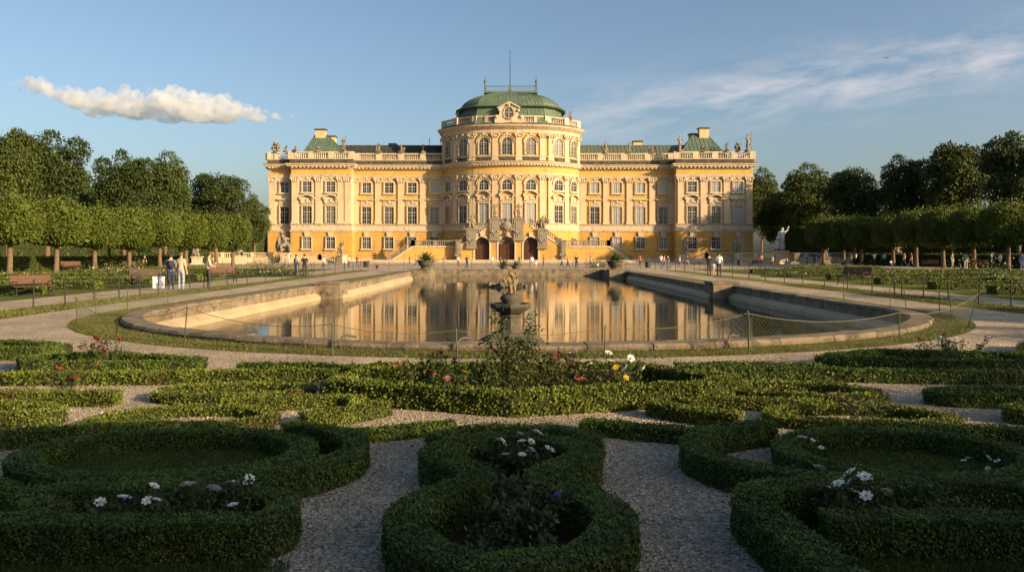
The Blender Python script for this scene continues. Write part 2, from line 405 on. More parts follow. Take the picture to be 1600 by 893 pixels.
# ------------------------------------------------------------------ ground and pool
PX0 = .45
def pool_outline():
    pts = []
    for k in range(49):
        a = math.pi + math.pi * k / 48
        pts.append((PX0 + 12.55 * math.cos(a), 25 + 10.2 * math.sin(a)))
    pts += [(13.0, 42.5), (12.0, 42.5), (12.0, 73.5), (10.6, 73.5), (10.6, 82), (-8.8, 82), (-8.8, 73.5), (-10.3, 73.5), (-10.3, 42.5), (-11.4, 42.5)]
    return pts
OUT = np.array(pool_outline())
def offs(p, d): return p + mitre(p, True) * d
INN = offs(OUT, -.52); HOLE = offs(OUT, -.2)
def sheet(name, outer, holes, z, mat):
    polys = [[Vector((p[0], p[1], 0)) for p in outer]] + [[Vector((p[0], p[1], 0)) for p in h] for h in holes]
    tris = geometry.tessellate_polygon(polys)
    vs = [(p.x, p.y, z) for q in polys for p in q]
    mb = MB(); mb.add(vs, [tuple(t) for t in tris]); me = bpy.data.meshes.new(name)
    me.from_pydata(mb.v, [], mb.f); me.materials.append(mat); 
    b = bmesh.new(); b.from_mesh(me)
    for f in b.faces:
        if f.normal.z < 0: f.normal_flip()
    b.to_mesh(me); b.free()
    return tag(link(name, me), kind='structure')
sheet('ground', [(-2500, -600), (2500, -600), (2500, 4000), (-2500, 4000)], [HOLE], 0, MT['lawn'])
sheet('gravel_path', [(-20.6, -14), (21.2, -14), (21.2, 88), (62, 90), (62, 156), (-62, 156), (-62, 90), (-20.6, 88)], [HOLE], .004, MT['gravel'])
VO = []
for k in range(49):
    a_ = math.pi + math.pi * k / 48
    VO.append((PX0 - .15 + 13.75 * math.cos(a_), 25 + 11.15 * math.sin(a_)))
VO += [(14.2, 46), (13.3, 83.5), (-11.2, 83.5), (-12.9, 46)]
sheet('grass_verge', VO, [HOLE], .008, MT['verge'])
for x0, x1 in ((-17.3, -15.4), (16.6, 18.6)):
    pts = [(x0 + .25 * math.sin(y * .4) * (y < 60), y) for y in np.linspace(13.5, 82, 40)] + [(x1 + .2 * math.sin(y * .33 + 1), y) for y in np.linspace(82, 13.5, 40)]
    if x0 < 0: pts = [(x - max(0, 22 - y) * .5, y) for x, y in pts]
    else: pts = [(x + max(0, 22 - y) * .5, y) for x, y in pts]
    sheet('grass_strip', pts, [], .008, MT['verge'])
mb = MB(); mb.prism([(p[0], p[1]) for p in offs(OUT, -.3)], -.9, -.62)
structure('pool_water', mb, MT['water'])

# the stone basin: coping, wall, and the ledge at the waterline
bas = empty('pool_basin', (PX0, 14.8, 0), 'long pond basin of weathered limestone with a curved near end', 'pond', world=True)
mb = MB()
ring = []
for i in range(len(INN)):
    ring.append(INN[i])
ring = resample(INN, .9, True)
sweep(mb, ring, [(-.02, -.9), (.40, -.9), (.40, .05), (-.02, .05)], True); mb.build('basin_wall', MT['rim'], bas)
mb = MB()
r2 = np.random.default_rng(3)
# coping cut into blocks, each a touch out of line
P = resample(OUT, .3, True); nP = len(P); mm = mitre(P, True); i = 0
while i < nP:
    k = int(r2.integers(4, 7)); j = min(i + k, nP); h = .145 + r2.uniform(-.018, .012); dd = r2.uniform(-.02, .02)
    idx = [(q) % nP for q in range(i, j + 1)]
    vs = []; fs = []; prof = [(-.60 + dd, .055), (.0 + dd, .02), (.02 + dd, h - .06), (-.03 + dd, h), (-.55 + dd, h), (-.60 + dd, h - .05)]
    for n_, q in enumerate(idx):
        sh = (.012 if n_ == 0 else -.012 if n_ == len(idx) - 1 else 0)
        tg = np.array([-mm[q, 1], mm[q, 0]]); 
        for d, z in prof: vs.append((P[q, 0] + mm[q, 0] * d + tg[0] * sh, P[q, 1] + mm[q, 1] * d + tg[1] * sh, z))
    K = len(prof)
    for n_ in range(len(idx) - 1):
        for q in range(K): fs.append((n_ * K + q, (n_ + 1) * K + q, (n_ + 1) * K + (q + 1) % K, n_ * K + (q + 1) % K))
    fs += [tuple(range(K)), tuple(range((len(idx) - 1) * K + K - 1, (len(idx) - 1) * K - 1, -1))]
    mb.add(vs, fs); i = j
mb.build('coping', MT['rim'], bas)
mb = MB(); rl = [q for q in ring if q[1] < 72]
k0 = next(i for i in range(len(ring)) if ring[i][1] < 72 and ring[i - 1][1] >= 72)
rl = [ring[(k0 + i) % len(ring)] for i in range(len(ring))]; rl = [q for q in rl if q[1] < 72]
sweep(mb, rl, [(-.34, -.9), (-.022, -.9), (-.022, -.30), (-.05, -.27), (-.28, -.42), (-.34, -.46)]); mb.build('ledge', MT['ledge'], bas)
# square piers where the basin steps in
for x0, x1, y0, y1 in ((-10.9, -9.5, 41.2, 43.0), (11.3, 12.7, 41.2, 43.0), (-9.9, -7.9, 72.6, 74.6), (9.7, 11.7, 72.6, 74.6)):
    mb = MB(); mb.box(x0, x1, y0, y1, -.9, .24); mb.box(x0 - .06, x1 + .06, y0 - .06, y1 + .06, .243, .34); mb.build('pier', MT['rim'], bas)
# two bent pipes lying on the near coping
for px, lab in ((528, 'short bent pipe on the pond rim, left of the fountain'), (721, 'short bent pipe on the pond rim, close to the fountain foot'), (1158, 'short bent pipe on the pond rim by the right net post')):
    X = (px - CX) * 14.75 / F; Y = 25 - 10.2 * math.sqrt(max(0, 1 - ((X - PX0) / 12.55) ** 2))
    mb = MB(); mb.tube([(X - .10, Y - .1, .02), (X - .09, Y - .06, .16), (X - .03, Y + .02, .26), (X + .06, Y + .1, .27), (X + .2, Y + .22, .225)], .028, 8)
    tag(mb.build('bent_pipe', MT['asphaltpipe'], None, True), lab, 'pipe')

# ------------------------------------------------------------------ grass blades and loose stones close to the camera
def blades(name, P, L, W, mat, lean=.5):
    n = len(P); d = rng.normal(size=(n, 3)) * lean; d[:, 2] = 1; d = unit(d); s = rng.normal(size=(n, 3)); s[:, 2] = 0; s = unit(s)
    l = L * rng.uniform(.5, 1.3, (n, 1)); w = W * rng.uniform(.7, 1.3, (n, 1))
    b = np.array(P, float); mid = b + d * l * .55; tip = b + d * l + np.array([0, 0, -.1]) * l + s * l * .15
    V = np.stack([b - s * w * .5, b + s * w * .5, tip, mid - s * w * .5], 1)
    return tag(link(name, qmesh(name, V, [mat])), kind='stuff')
def in_poly(P, poly):
    x, y = P[:, 0], P[:, 1]; ins = np.zeros(len(P), bool); q = np.array(poly); j = len(q) - 1
    for i in range(len(q)):
        c = ((q[i, 1] > y) != (q[j, 1] > y)) & (x < (q[j, 0] - q[i, 0]) * (y - q[i, 1]) / (q[j, 1] - q[i, 1] + 1e-12) + q[i, 0])
        ins ^= c; j = i
    return ins
def scatter(n, x0, x1, y0, y1, z=.008): 
    return np.stack([rng.uniform(x0, x1, n), rng.uniform(y0, y1, n), np.full(n, z)], 1)
P = scatter(420000, -14, 15, 13.6, 33); P = P[in_poly(P, VO) & ~in_poly(P, offs(OUT, .0))]
f = np.sin(P[:, 0] * 1.7) * np.sin(P[:, 1] * 2.1 + P[:, 0]) + rng.normal(size=len(P)) * .6; P = P[f > -.55]
blades('verge_grass', P, .052, .010, MT['grassblade'])
P = scatter(60000, -19.5, -15, 14, 45); P = P[rng.random(len(P)) < np.clip(22 / P[:, 1], .2, 1)]; P = P[(P[:, 0] > -17.2 - np.clip(22 - P[:, 1], 0, 9) * .5) & (P[:, 0] < -15.4 - np.clip(22 - P[:, 1], 0, 9) * .5)]
P2 = scatter(60000, 16, 21, 14, 45); P2 = P2[(P2[:, 0] > 16.7 + np.clip(22 - P2[:, 1], 0, 9) * .5) & (P2[:, 0] < 18.5 + np.clip(22 - P2[:, 1], 0, 9) * .5)]
blades('strip_grass', np.vstack([P, P2]), .09, .02, MT['grassblade'])

def stones(name, n, region, s0, s1):
    P = region(n); n = len(P); V = []
    s = rng.uniform(s0, s1, (n, 1)) * rng.uniform(.6, 1.0, (n, 1)); a = rng.uniform(0, 6.28, n); c, sn = np.cos(a)[:, None], np.sin(a)[:, None]
    e = rng.uniform(.7, 1.5, (n, 1)); hgt = s * rng.uniform(.5, .9, (n, 1))
    z0 = np.zeros((n, 1)); ex = np.hstack([c * s * e, sn * s * e, z0]); ey = np.hstack([-sn * s, c * s, z0]); ez = np.hstack([z0, z0, hgt])
    j = lambda: 1 + rng.uniform(-.3, .3, (n, 1))
    b = [P + ex * j() , P + ey * j(), P - ex * j(), P - ey * j()]; t = [q * .6 + P * .4 + ez * j() for q in b]
    Q = [np.stack(t, 1)] + [np.stack([b[i], b[(i + 1) % 4], t[(i + 1) % 4], t[i]], 1) for i in range(4)]
    return tag(link(name, qmesh(name, np.concatenate(Q), [MT['stone_chip']])), kind='stuff')
def reg(n):
    y = 3.2 + rng.random(n) ** 1.7 * 9.5; x = rng.uniform(-1, 1, n) * (y * .74)
    return np.stack([x, y, np.full(n, .006)], 1)
# ------------------------------------------------------------------ box hedges
def hedge(name, label, path, closed, wd, h, L=.024, W=.016, dens=7000, mat='box', cat='hedge', group=None, obj=True, seed=0):
    p = np.array(path, float); m = mitre(p, closed); n = len(p); g = np.random.default_rng(seed + 100)
    wob = lambda x, y, q: (np.sin(x * 5.1 + q) * np.sin(y * 4.3 + q * 2) + .6 * np.sin(x * 11 + y * 9 + q)) 
    # solid twiggy core, colour darkened to stand for inner shade
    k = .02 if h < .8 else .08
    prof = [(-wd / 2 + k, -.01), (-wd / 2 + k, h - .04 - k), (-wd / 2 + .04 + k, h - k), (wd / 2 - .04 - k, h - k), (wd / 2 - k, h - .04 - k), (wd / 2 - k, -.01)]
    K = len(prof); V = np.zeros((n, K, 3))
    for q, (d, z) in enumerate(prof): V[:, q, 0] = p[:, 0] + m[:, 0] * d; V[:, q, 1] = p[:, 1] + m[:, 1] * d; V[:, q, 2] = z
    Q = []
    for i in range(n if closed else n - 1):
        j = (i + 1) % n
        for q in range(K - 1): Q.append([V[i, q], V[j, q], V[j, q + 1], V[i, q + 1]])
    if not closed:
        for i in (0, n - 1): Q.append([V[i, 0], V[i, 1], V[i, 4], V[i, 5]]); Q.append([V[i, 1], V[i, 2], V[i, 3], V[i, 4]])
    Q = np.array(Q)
    # leaves over the top, both sides and the ends
    seg = (np.roll(p, -1, 0) - p) if closed else np.diff(p, axis=0)
    ln = np.linalg.norm(seg, axis=1); tot = ln.sum(); per = wd + 2 * h
    cnt = int(tot * per * dens); i = g.choice(len(ln), cnt, p=ln / tot); f = g.random((cnt, 1)); j = (i + 1) % n
    c = p[i] * (1 - f) + p[j] * f; mn = m[i] * (1 - f) + m[j] * f; un = unit(mn)
    s = g.random(cnt) * per; left = s < h; top = (s >= h) & (s < h + wd)
    off = np.where(left, -wd / 2, np.where(top, s - h - wd / 2, wd / 2)); z = np.where(left, s, np.where(top, h, per - s))
    Nn = np.zeros((cnt, 3)); sg = np.where(left, -1.0, 1.0)
    Nn[:, :2] = np.where(top[:, None], 0, un * sg[:, None]); Nn[:, 2] = top
    # rounded arrises, gently uneven faces
    e = np.clip((np.abs(off) - wd / 2 + .05) / .05, 0, 1) * np.clip((z - h + .05) / .05, 0, 1)
    sc_ = min(1, h) 
    w1 = wob(c[:, 0], c[:, 1], seed) * (.011 + .012 * h); inw = g.exponential(.3 * L, cnt) + .25 * L
    P = np.zeros((cnt, 3)); P[:, :2] = c + mn * (off * (1 + w1 * .8))[:, None]; P[:, 2] = z * (1 + w1 * 1.1 / max(h, .3) * (h if h < 1 else 1))
    tf = 1.0 / (L * 1.25); tuft = np.sin(P[:, 0] * tf + seed) * np.sin(P[:, 1] * tf * .93 + P[:, 2] * tf * .5) + np.sin(P[:, 2] * tf * 1.1 + P[:, 0] * tf * .4 + seed * 2) * .7
    P += Nn * (tuft * L * .30)[:, None]
    stray = (g.random(cnt) < .035) * g.exponential(.9 * L, cnt); P -= Nn * ((np.clip(inw, 0, 1.6 * L) - np.clip(stray, 0, 2.6 * L))[:, None]); P[:, 2] -= e * .007
    gap = np.sin(c[:, 0] * 23 + z * 17 + seed) * np.sin(c[:, 1] * 21 - z * 13) ; keep = g.random(cnt) < np.where(top, 1, .93 - .25 * (gap > .6)) 
    LV = leaves(P[keep], Nn[keep], L * (.85 + .3 * ((seed * 37) % 10) / 10), W, (.0, .50 if mat == 'box' else .85), .0, g)
    sets = [Q, LV]
    if not closed:
        for q, sgn in ((0, -1), (n - 1, 1)):
            ce = int(wd * h * dens); d = seg[0] if q == 0 else seg[-1]; d = d / np.linalg.norm(d) * sgn
            of = g.uniform(-wd / 2, wd / 2, ce); P = np.zeros((ce, 3)); P[:, :2] = p[q] + m[q] * of[:, None] + d * .01; P[:, 2] = g.random(ce) * h
            Ne = np.zeros((ce, 3)); Ne[:, :2] = d; sets.append(leaves(P, Ne, L, W, (.0, .5), .0, g))
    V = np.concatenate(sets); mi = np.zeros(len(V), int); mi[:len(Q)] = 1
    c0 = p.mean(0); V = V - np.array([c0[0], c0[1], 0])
    me = qmesh(name, V, [MT[mat], MT['twig_shade']], None, mi)
    if not obj: return me
    return tag(link(name, me, None, (c0[0], c0[1], 0)), label, cat, group)

def ell(cx, cy, rx, ry, a0=0, a1=360, step=.05):
    n = max(8, int(math.radians(abs(a1 - a0)) * max(rx, ry) / step))
    full = abs(a1 - a0) >= 360
    return np.array([(cx + rx * math.cos(R(a0 + (a1 - a0) * k / n)), cy + ry * math.sin(R(a0 + (a1 - a0) * k / n))) for k in range(n + (0 if full else 1))])
GH = 'clipped box hedges of the parterre'
HN = [0]
def H(label, path, closed=False, wd=.36, h=None, far=False, mat='box', **kw):
    if h is None:
        ym = float(np.mean(np.array(path)[:, 1])); h = .30 if ym < 5.7 else .27 if ym < 6.75 else .20 if ym < 8.3 else .21 if ym < 9.9 else .25
    HN[0] += 1
    yc = float(np.mean(np.array(path)[:, 1]))
    L = .023 if yc < 5.6 else .026 if yc < 7.4 else .032 if yc < 10 else .042
    d = 1.75 / (L * L * .62 * .55)
    return hedge('box_hedge', label, path, closed, (wd - .03) * (.85 if wd > .28 else .95) * (.82 if 7.9 < yc < 10.6 and h < .3 else 1), (h - .015) * (.85 if 7.9 < yc < 10.6 and h < .3 else 1), L, L * .64, d, mat, 'hedge', GH, seed=HN[0], **kw)
mir = lambda pts, cx=0.1: [(2 * cx - x, y) for x, y in pts]
ysc = lambda q, k=1.4: [(x, sum(b for _, b in q) / len(q) + (y - sum(b for _, b in q) / len(q)) * k + .05) for x, y in q]
# the centre figure
half = [(.0, 4.15), (.42, 4.28), (.69, 4.82), (.56, 5.32), (.25, 5.72), (.40, 6.05), (.64, 6.36), (.60, 6.66), (.34, 6.92)]
fig = half + [(0, 7.0)] + [(-x, y) for x, y in half[:0:-1]]
H('figure-eight box hedge in the middle of the foreground with a narrow waist', curve(fig, .04, True), True, .37, .29)
H('small curled box hedge closing the far end of the figure-eight bed', curve([(-.72, 7.12), (-.62, 7.42), (-.25, 7.6), (.12, 7.6), (.5, 7.52), (.74, 7.28), (.8, 7.12)], .05), False, .26, .24)
# left scroll
H('oval box hedge round the small lawn at the left of the foreground', ell(-3.15, 6.78, 1.24, .80), True, .32, .21)
H('crescent box hedge wrapping the right end of the left oval lawn', ell(-3.2, 6.74, 1.78, 1.10, -96, 60), False, .30, .25)
H('outer box hedge arc behind the left oval lawn, running off the left edge', curve([(-5.6, 6.9), (-5.2, 7.5), (-4.4, 7.86), (-3.6, 7.95)], .05), False, .28, .19)
H('straight-fronted box hedge at the lower left corner with white flowers inside', curve([(-4.6, 4.86), (-3.5, 4.82), (-2.2, 4.82), (-1.66, 4.86), (-1.56, 5.08), (-1.74, 5.36), (-2.2, 5.50), (-3.0, 5.48), (-3.5, 5.46)], .05), False, .29, .29)
H('slanting box hedge stub at the far left edge of the foreground', resample([(-4.7, 6.0), (-3.55, 5.36), (-3.1, 5.02)], .05), False, .32, .28)
# right scroll
H('oval box hedge round the small lawn at the right of the foreground', ell(3.62, 6.78, 1.06, .80), True, .32, .21)
H('crescent box hedge wrapping the left end of the right oval lawn', ell(3.6, 6.74, 1.92, 1.10, 118, 276), False, .32, .26)
H('outer box hedge arc behind the right oval lawn, running off the right edge', curve([(6.3, 6.8), (5.8, 7.45), (5.0, 7.8), (4.2, 7.9)], .05), False, .28, .19)
H('box hedge running straight towards the viewer on the right of the gravel path', curve([(3.1, 5.55), (2.4, 5.58), (1.86, 5.46), (1.70, 5.14), (1.76, 4.4), (1.82, 3.4)], .05), False, .36, .29)
H('straight box hedge along the lower right corner in front of the white roses', resample([(2.10, 4.90), (3.0, 4.87), (5.2, 4.84)], .05), False, .30, .29)
H('slanting box hedge closing the lower right bed at the right edge', resample([(4.75, 5.2), (4.05, 5.55), (3.3, 5.72)], .05), False, .30, .28)
# zig-zag strips beside the centre figure
H('low box hedge strip left of the small centre curl, stepping down to the left path', resample([(-.66, 8.2), (-1.15, 7.95), (-1.82, 7.72), (-2.3, 8.0)], .05), False, .30, .18)
H('low box hedge strip right of the small centre curl, stepping down to the right path', resample([(.80, 8.15), (1.3, 7.95), (2.0, 7.70), (2.6, 7.9)], .05), False, .30, .18)
H('short broad box hedge corner at the left foot of the rose bed', resample([(-1.55, 9.1), (-1.85, 8.75), (-2.35, 8.4)], .06), False, .40, .22, mat='box_sunlit')
H('short broad box hedge corner at the right foot of the rose bed', resample([(1.75, 9.1), (2.05, 8.75), (2.6, 8.4)], .06), False, .40, .22, mat='box_sunlit')
# the rose bed
H('six-sided box hedge round the central rose bed', resample([(-2.38, 9.95), (0, 9.08), (2.60, 9.75), (3.05, 10.25), (2.0, 11.35), (-1.95, 11.35)], .07, True), True, .40, .31, mat='box_sunlit')
# left middle
H('pointed oval box hedge loop beside the left gravel path, dark hollow inside', curve(ysc([(-4.72, 8.38), (-4.35, 8.72), (-3.6, 8.86), (-3.0, 8.72), (-2.78, 8.45), (-3.1, 8.24), (-3.8, 8.16), (-4.5, 8.20)]), .06, True), True, .27, .17, mat='box_sunlit')
H('long looping box hedge left of the rose bed', curve(ysc([(-4.75, 10.0), (-4.3, 10.32), (-3.4, 10.4), (-2.8, 10.2), (-2.95, 9.95), (-3.6, 9.78), (-4.45, 9.8)]), .06, True), True, .28, .18, mat='box_sunlit')
H('diagonal box hedge tail joining the left loop to the rose bed', curve([(-3.6, 9.28), (-2.9, 9.42), (-2.25, 9.6), (-1.95, 9.42)], .06), False, .38, .19, mat='box_sunlit')
H('triangular box hedge bed with red flowers at the left edge of the gravel', resample([(-7.9, 12.15), (-5.25, 12.2), (-5.3, 12.55), (-7.3, 13.35), (-8.4, 12.8)], .08, True), True, .32, .23)
H('box hedge bed at the far left edge by the bend in the gravel', resample([(-13.5, 13.75), (-8.75, 13.8), (-8.6, 14.2), (-10, 14.8), (-13.5, 15)], .1, True), True, .36, .26)
H('long box hedge row below the red flower bed on the left', curve([(-10, 11.05), (-7.8, 11.15), (-6.0, 11.2), (-5.2, 11.25), (-3.9, 11.4), (-2.7, 11.5)], .08), False, .34, .20, mat='box_sunlit')
H('square-ended box hedge row by the left gravel bay', curve([(-10, 9.5), (-7.9, 9.62), (-6.2, 9.68), (-5.15, 9.66)], .07), False, .40, .23, mat='box_sunlit')
H('rounded box hedge end at the left edge of the picture above the gravel bay', curve([(-8, 8.95), (-6.5, 9.0), (-5.65, 8.86), (-5.3, 8.62), (-5.6, 8.42), (-6.6, 8.36), (-8, 8.38)], .07), False, .32, .24, mat='box_sunlit')
H('thin box hedge strip along the gravel left of the rose bed', resample([(-4.4, 12.0), (-3.2, 12.0), (-2.3, 11.7)], .08), False, .32, .22)
# right middle
H('pointed oval box hedge loop beside the right gravel path, reddish hollow inside', curve(ysc([(5.06, 8.5), (4.65, 8.82), (3.9, 8.94), (3.25, 8.8), (3.05, 8.55), (3.4, 8.36), (4.1, 8.28), (4.85, 8.32)]), .06, True), True, .27, .17, mat='box_sunlit')
H('long looping box hedge right of the rose bed', curve(ysc([(4.95, 10.0), (4.5, 10.4), (3.7, 10.48), (3.15, 10.3), (3.3, 10.0), (3.9, 9.82), (4.7, 9.8)]), .06, True), True, .28, .18, mat='box_sunlit')
H('diagonal box hedge tail joining the right loop to the rose bed', curve([(3.9, 9.3), (3.1, 9.42), (2.5, 9.5), (2.2, 9.32)], .06), False, .38, .19, mat='box_sunlit')
H('triangular box hedge bed with pale roses at the right edge of the gravel', resample([(5.5, 12.9), (7.2, 12.2), (9.8, 12.25), (8.8, 13.2), (6.8, 13.6)], .08, True), True, .32, .24)
H('box hedge bed at the far right edge by the bend in the gravel', resample([(9.9, 14.2), (13.5, 14.0), (13.5, 15.3), (10.8, 15.1)], .1, True), True, .36, .26)
H('long box hedge row below the pale roses on the right', curve([(2.9, 11.7), (4.6, 11.6), (5.9, 11.35), (7.8, 11.2), (10.5, 11.2)], .08), False, .36, .22)
H('square-ended box hedge row by the right gravel bay', curve([(10.5, 9.8), (8.2, 9.85), (6.2, 9.95), (5.6, 9.82), (5.75, 9.6), (7.0, 9.45)], .07), False, .34, .24)
H('rounded box hedge end at the right edge of the picture above the gravel bay', curve([(8.0, 9.0), (6.7, 9.02), (6.1, 8.85), (5.9, 8.65), (6.3, 8.46), (7.6, 8.4)], .07), False, .30, .24, mat='box_sunlit')
H('thin box hedge strip along the gravel right of the rose bed', resample([(2.7, 12.0), (3.9, 12.1), (5.0, 11.95)], .08), False, .32, .22)

# bed soil and small lawns
BEDS = []
def patch(name, pts, z, mat):
    BEDS.append(pts); return sheet(name, pts, [], z, mat)
patch('flower_bed_soil', [(-2.3, 9.95), (0, 9.15), (2.55, 9.8), (3.0, 10.25), (1.95, 11.3), (-1.9, 11.3)], .008, MT['soil'])
patch('flower_bed_soil', fig, .008, MT['soil'])
patch('lawn_patch', ell(-3.15, 6.78, 1.24, .80, step=.2), .008, MT['lawn'])
patch('lawn_patch', ell(3.62, 6.78, 1.06, .80, step=.2), .008, MT['lawn'])
patch('flower_bed_soil', [(-4.6, 4.9), (-1.7, 4.9), (-1.7, 5.4), (-4.6, 5.5)], .008, MT['soil'])
patch('flower_bed_soil', [(1.8, 4.95), (5.2, 4.9), (4.6, 5.3), (3.2, 5.65), (1.9, 5.45)], .008, MT['soil'])
patch('lawn_patch', [(-6, 2.6), (-1.75, 2.6), (-1.55, 4.8), (-6, 4.8)], .008, MT['lawn'])
patch('lawn_patch', [(1.95, 2.6), (6, 2.6), (6, 4.85), (2.0, 4.85)], .008, MT['lawn'])
for q in ([(-7.8, 12.2), (-5.4, 12.25), (-7.3, 13.3), (-8.3, 12.8)], [(5.7, 12.9), (7.2, 12.25), (9.7, 12.3), (8.8, 13.1), (6.8, 13.5)], [(-4.6, 8.4), (-3.6, 8.8), (-2.9, 8.5), (-3.8, 8.2)], [(5, 8.5), (3.9, 8.9), (3.1, 8.55), (4.1, 8.3)], [(-4.7, 10), (-3.4, 10.35), (-2.9, 10.1), (-3.6, 9.82)], [(4.9, 10), (3.7, 10.42), (3.2, 10.25), (3.9, 9.88)]):
    patch('flower_bed_soil', q, .008, MT['soil'])
P = np.vstack([scatter(14000, -4.5, -1.9, 5.9, 7.7), scatter(14000, 2.5, 4.8, 5.9, 7.7)])
cx = np.where(P[:, 0] < 0, -3.15, 3.62); P = P[((P[:, 0] - cx) / 1.1) ** 2 + ((P[:, 1] - 6.78) / .7) ** 2 < 1]
P = np.vstack([P, scatter(14000, -3.6, -1.4, 3.6, 4.75), scatter(14000, 2.0, 3.8, 3.6, 4.85)])
blades('lawn_grass', P, .035, .006, MT['lawnblade'])

def clean(n):
    P = reg(n)
    for q in BEDS: P = P[~in_poly(P, q)]
    return P
stones('gravel_stones', 42000, clean, .004, .012)
stones('gravel_pebbles', 2500, clean, .012, .02)

# leaf litter and clippings under the hedges and over the gravel
P = reg(5200); P[:, 2] = .012 + rng.random(len(P)) * .006
V = leaves(P, unit(rng.normal(size=P.shape) * .35 + np.array([0, 0, 1])), .022, .013, (0, .25)); MT['litter'] = leafmat('leaf_litter', [(.05, .06, .018), (.11, .075, .03), (.16, .11, .045), (.07, .045, .02)], .1, .1, 2)
tag(link('leaf_litter', qmesh('leaf_litter', V, [MT['litter']])), kind='stuff')
# ------------------------------------------------------------------ the palace
PAL = empty('palace', (0, 160, 0), 'long pale yellow baroque palace with a green domed centre behind the pond', 'palace', world=True)
PL = Vector((0, 160, 0))
YW, YP, YR = 160.0, 157.3, 158.7
XL0, XL1, XL2 = xat(420, YR), xat(455, YP), xat(549, YP)
XR1, XR2 = xat(1057, YP), xat(1176, YP)
arc = [(x, 154 - 1.1 * (1 - (x / 7.7) ** 2)) for x in np.linspace(-7.7, 7.7, 13)]
DL, DR = (-14.6, YW), (14.7, YW)
def side_arc(a, b, n=8, bulge=.85):
    a, b = Vector(a), Vector(b); d = (b - a).normalized(); nn = Vector((d.y, -d.x)); return [tuple(a + (b - a) * (k / n) + nn * bulge * 4 * (k / n) * (1 - k / n)) for k in range(n + 1)]
SL, SR = side_arc(DL, arc[0]), side_arc(arc[-1], DR)
drum = SL[:-1] + arc + SR[1:]
sec = {'recess': [(XL0, 174), (XL0, YR), (XL1, YR)], 'pavl': [(XL1, YR), (XL1, YP), (XL2, YP), (XL2, YW)],
       'wingl': [(XL2, YW), DL], 'drum': drum, 'wingr': [DR, (XR1, YW)], 'pavr': [(XR1, YW), (XR1, YP), (XR2, YP), (XR2, 174)]}
front = [(XL0, 174), (XL0, YR), (XL1, YR), (XL1, YP), (XL2, YP), (XL2, YW)] + drum + [(XR1, YW), (XR1, YP), (XR2, YP), (XR2, 174)]
Z = dict(str=6.7, sill=8.0, cap0=17.0, arch=18.1, fr=18.6, cor=19.7, ctop=20.85, par=21.85, ptop=23.45)
pwall = dict(recess='cream', pavl='cream', pavr='cream', wingl='ochre', wingr='ochre', drum='ochre')
for k, p in sec.items():
    mb = MB(); sweep(mb, p, rect(-.7, 0, Z['str'], Z['arch'])); mb.build('wall', MT[pwall[k]], PAL)
mb = MB(); sweep(mb, front, rect(-.7, .02, Z['fr'] - .1, Z['cor'] + .1)); mb.build('frieze', MT['ochre'], PAL)
# rusticated ground storey with open joints
mb = MB(); sweep(mb, front, rect(-.7, .02, 0, Z['str'] - .2))
z = .75
while z < 6.2:
    sweep(mb, front, [(.021, z), (.10, z), (.13, z + .04), (.13, z + .43), (.10, z + .47), (.021, z + .47)]); z += .535
mb.build('rusticated_storey', MT['ochre'], PAL)
mb = MB(); sweep(mb, front, [(-.1, 0), (.24, 0), (.24, .6), (.15, .72), (-.1, .72)]); mb.build('plinth', MT['trim'], PAL)
mb = MB()
sweep(mb, front, [(-.1, 6.35), (.16, 6.35), (.30, 6.55), (.34, 6.75), (.10, 6.80), (-.1, 6.80)])
sweep(mb, front, rect(-.1, .09, 6.8, 7.82)); sweep(mb, front, [(-.1, 7.8), (.24, 7.82), (.28, 8.0), (-.1, 8.02)])
mb.build('string_course', MT['trim'], PAL)
mb = MB(); sweep(mb, front, [(-.1, 18.08), (.12, 18.08), (.12, 18.3), (.18, 18.32), (.24, 18.58), (-.1, 18.6)]); mb.build('architrave', MT['trim'], PAL)
mb = MB(); sweep(mb, front, [(-.1, 19.68), (.14, 19.68), (.2, 19.95), (.22, 20.22), (.78, 20.24), (.8, 20.42), (1.0, 20.62), (1.02, 20.8), (-.1, 20.86)]); mb.build('cornice', MT['trim'], PAL)
mb = MB()
rp = resample(front, .86); mt_ = mitre(rp, False)
for i in range(len(rp) - 1):
    t = rp[i + 1] - rp[i]; l = np.linalg.norm(t)
    if l < .3: continue
    t /= l; nn = np.array([t[1], -t[0]]); c = (rp[i] + rp[i + 1]) / 2
    q = [c + t * -.21 + nn * .22, c + t * .21 + nn * .22, c + t * .21 + nn * .7, c + t * -.21 + nn * .7]
    mb.prism([tuple(v) for v in q], 19.93, 20.22)
mb.build('dentil_course', MT['soot'] if False else MT['trim'], PAL)
mb = MB(); sweep(mb, front, [(-.5, 20.84), (.9, 20.82), (.88, 20.92), (.3, 21.05), (.22, 21.3), (.22, 21.8), (-.5, 21.82)]); mb.build('parapet_base', MT['soot'], PAL)
mb = MB(); sweep(mb, front, rect(-14, .1, 20.4, 20.8)) if False else None
# flat deck behind the parapet closes the building from above
deck = [(XL0, 174), (XL0, YR), (XL1, YR), (XL1, YP), (XL2, YP), (XL2, YW), (XR1, YW), (XR1, YP), (XR2, YP), (XR2, 174)]
mb = MB(); mb.prism(deck, 20.2, 20.7); mb.build('roof_deck', MT['slate'], PAL)
mb = MB(); mb.box(XL0 + .3, XR2 - .3, 173.3, 174, 0, 20.5); mb.build('rear_wall', MT['ochre'], PAL)

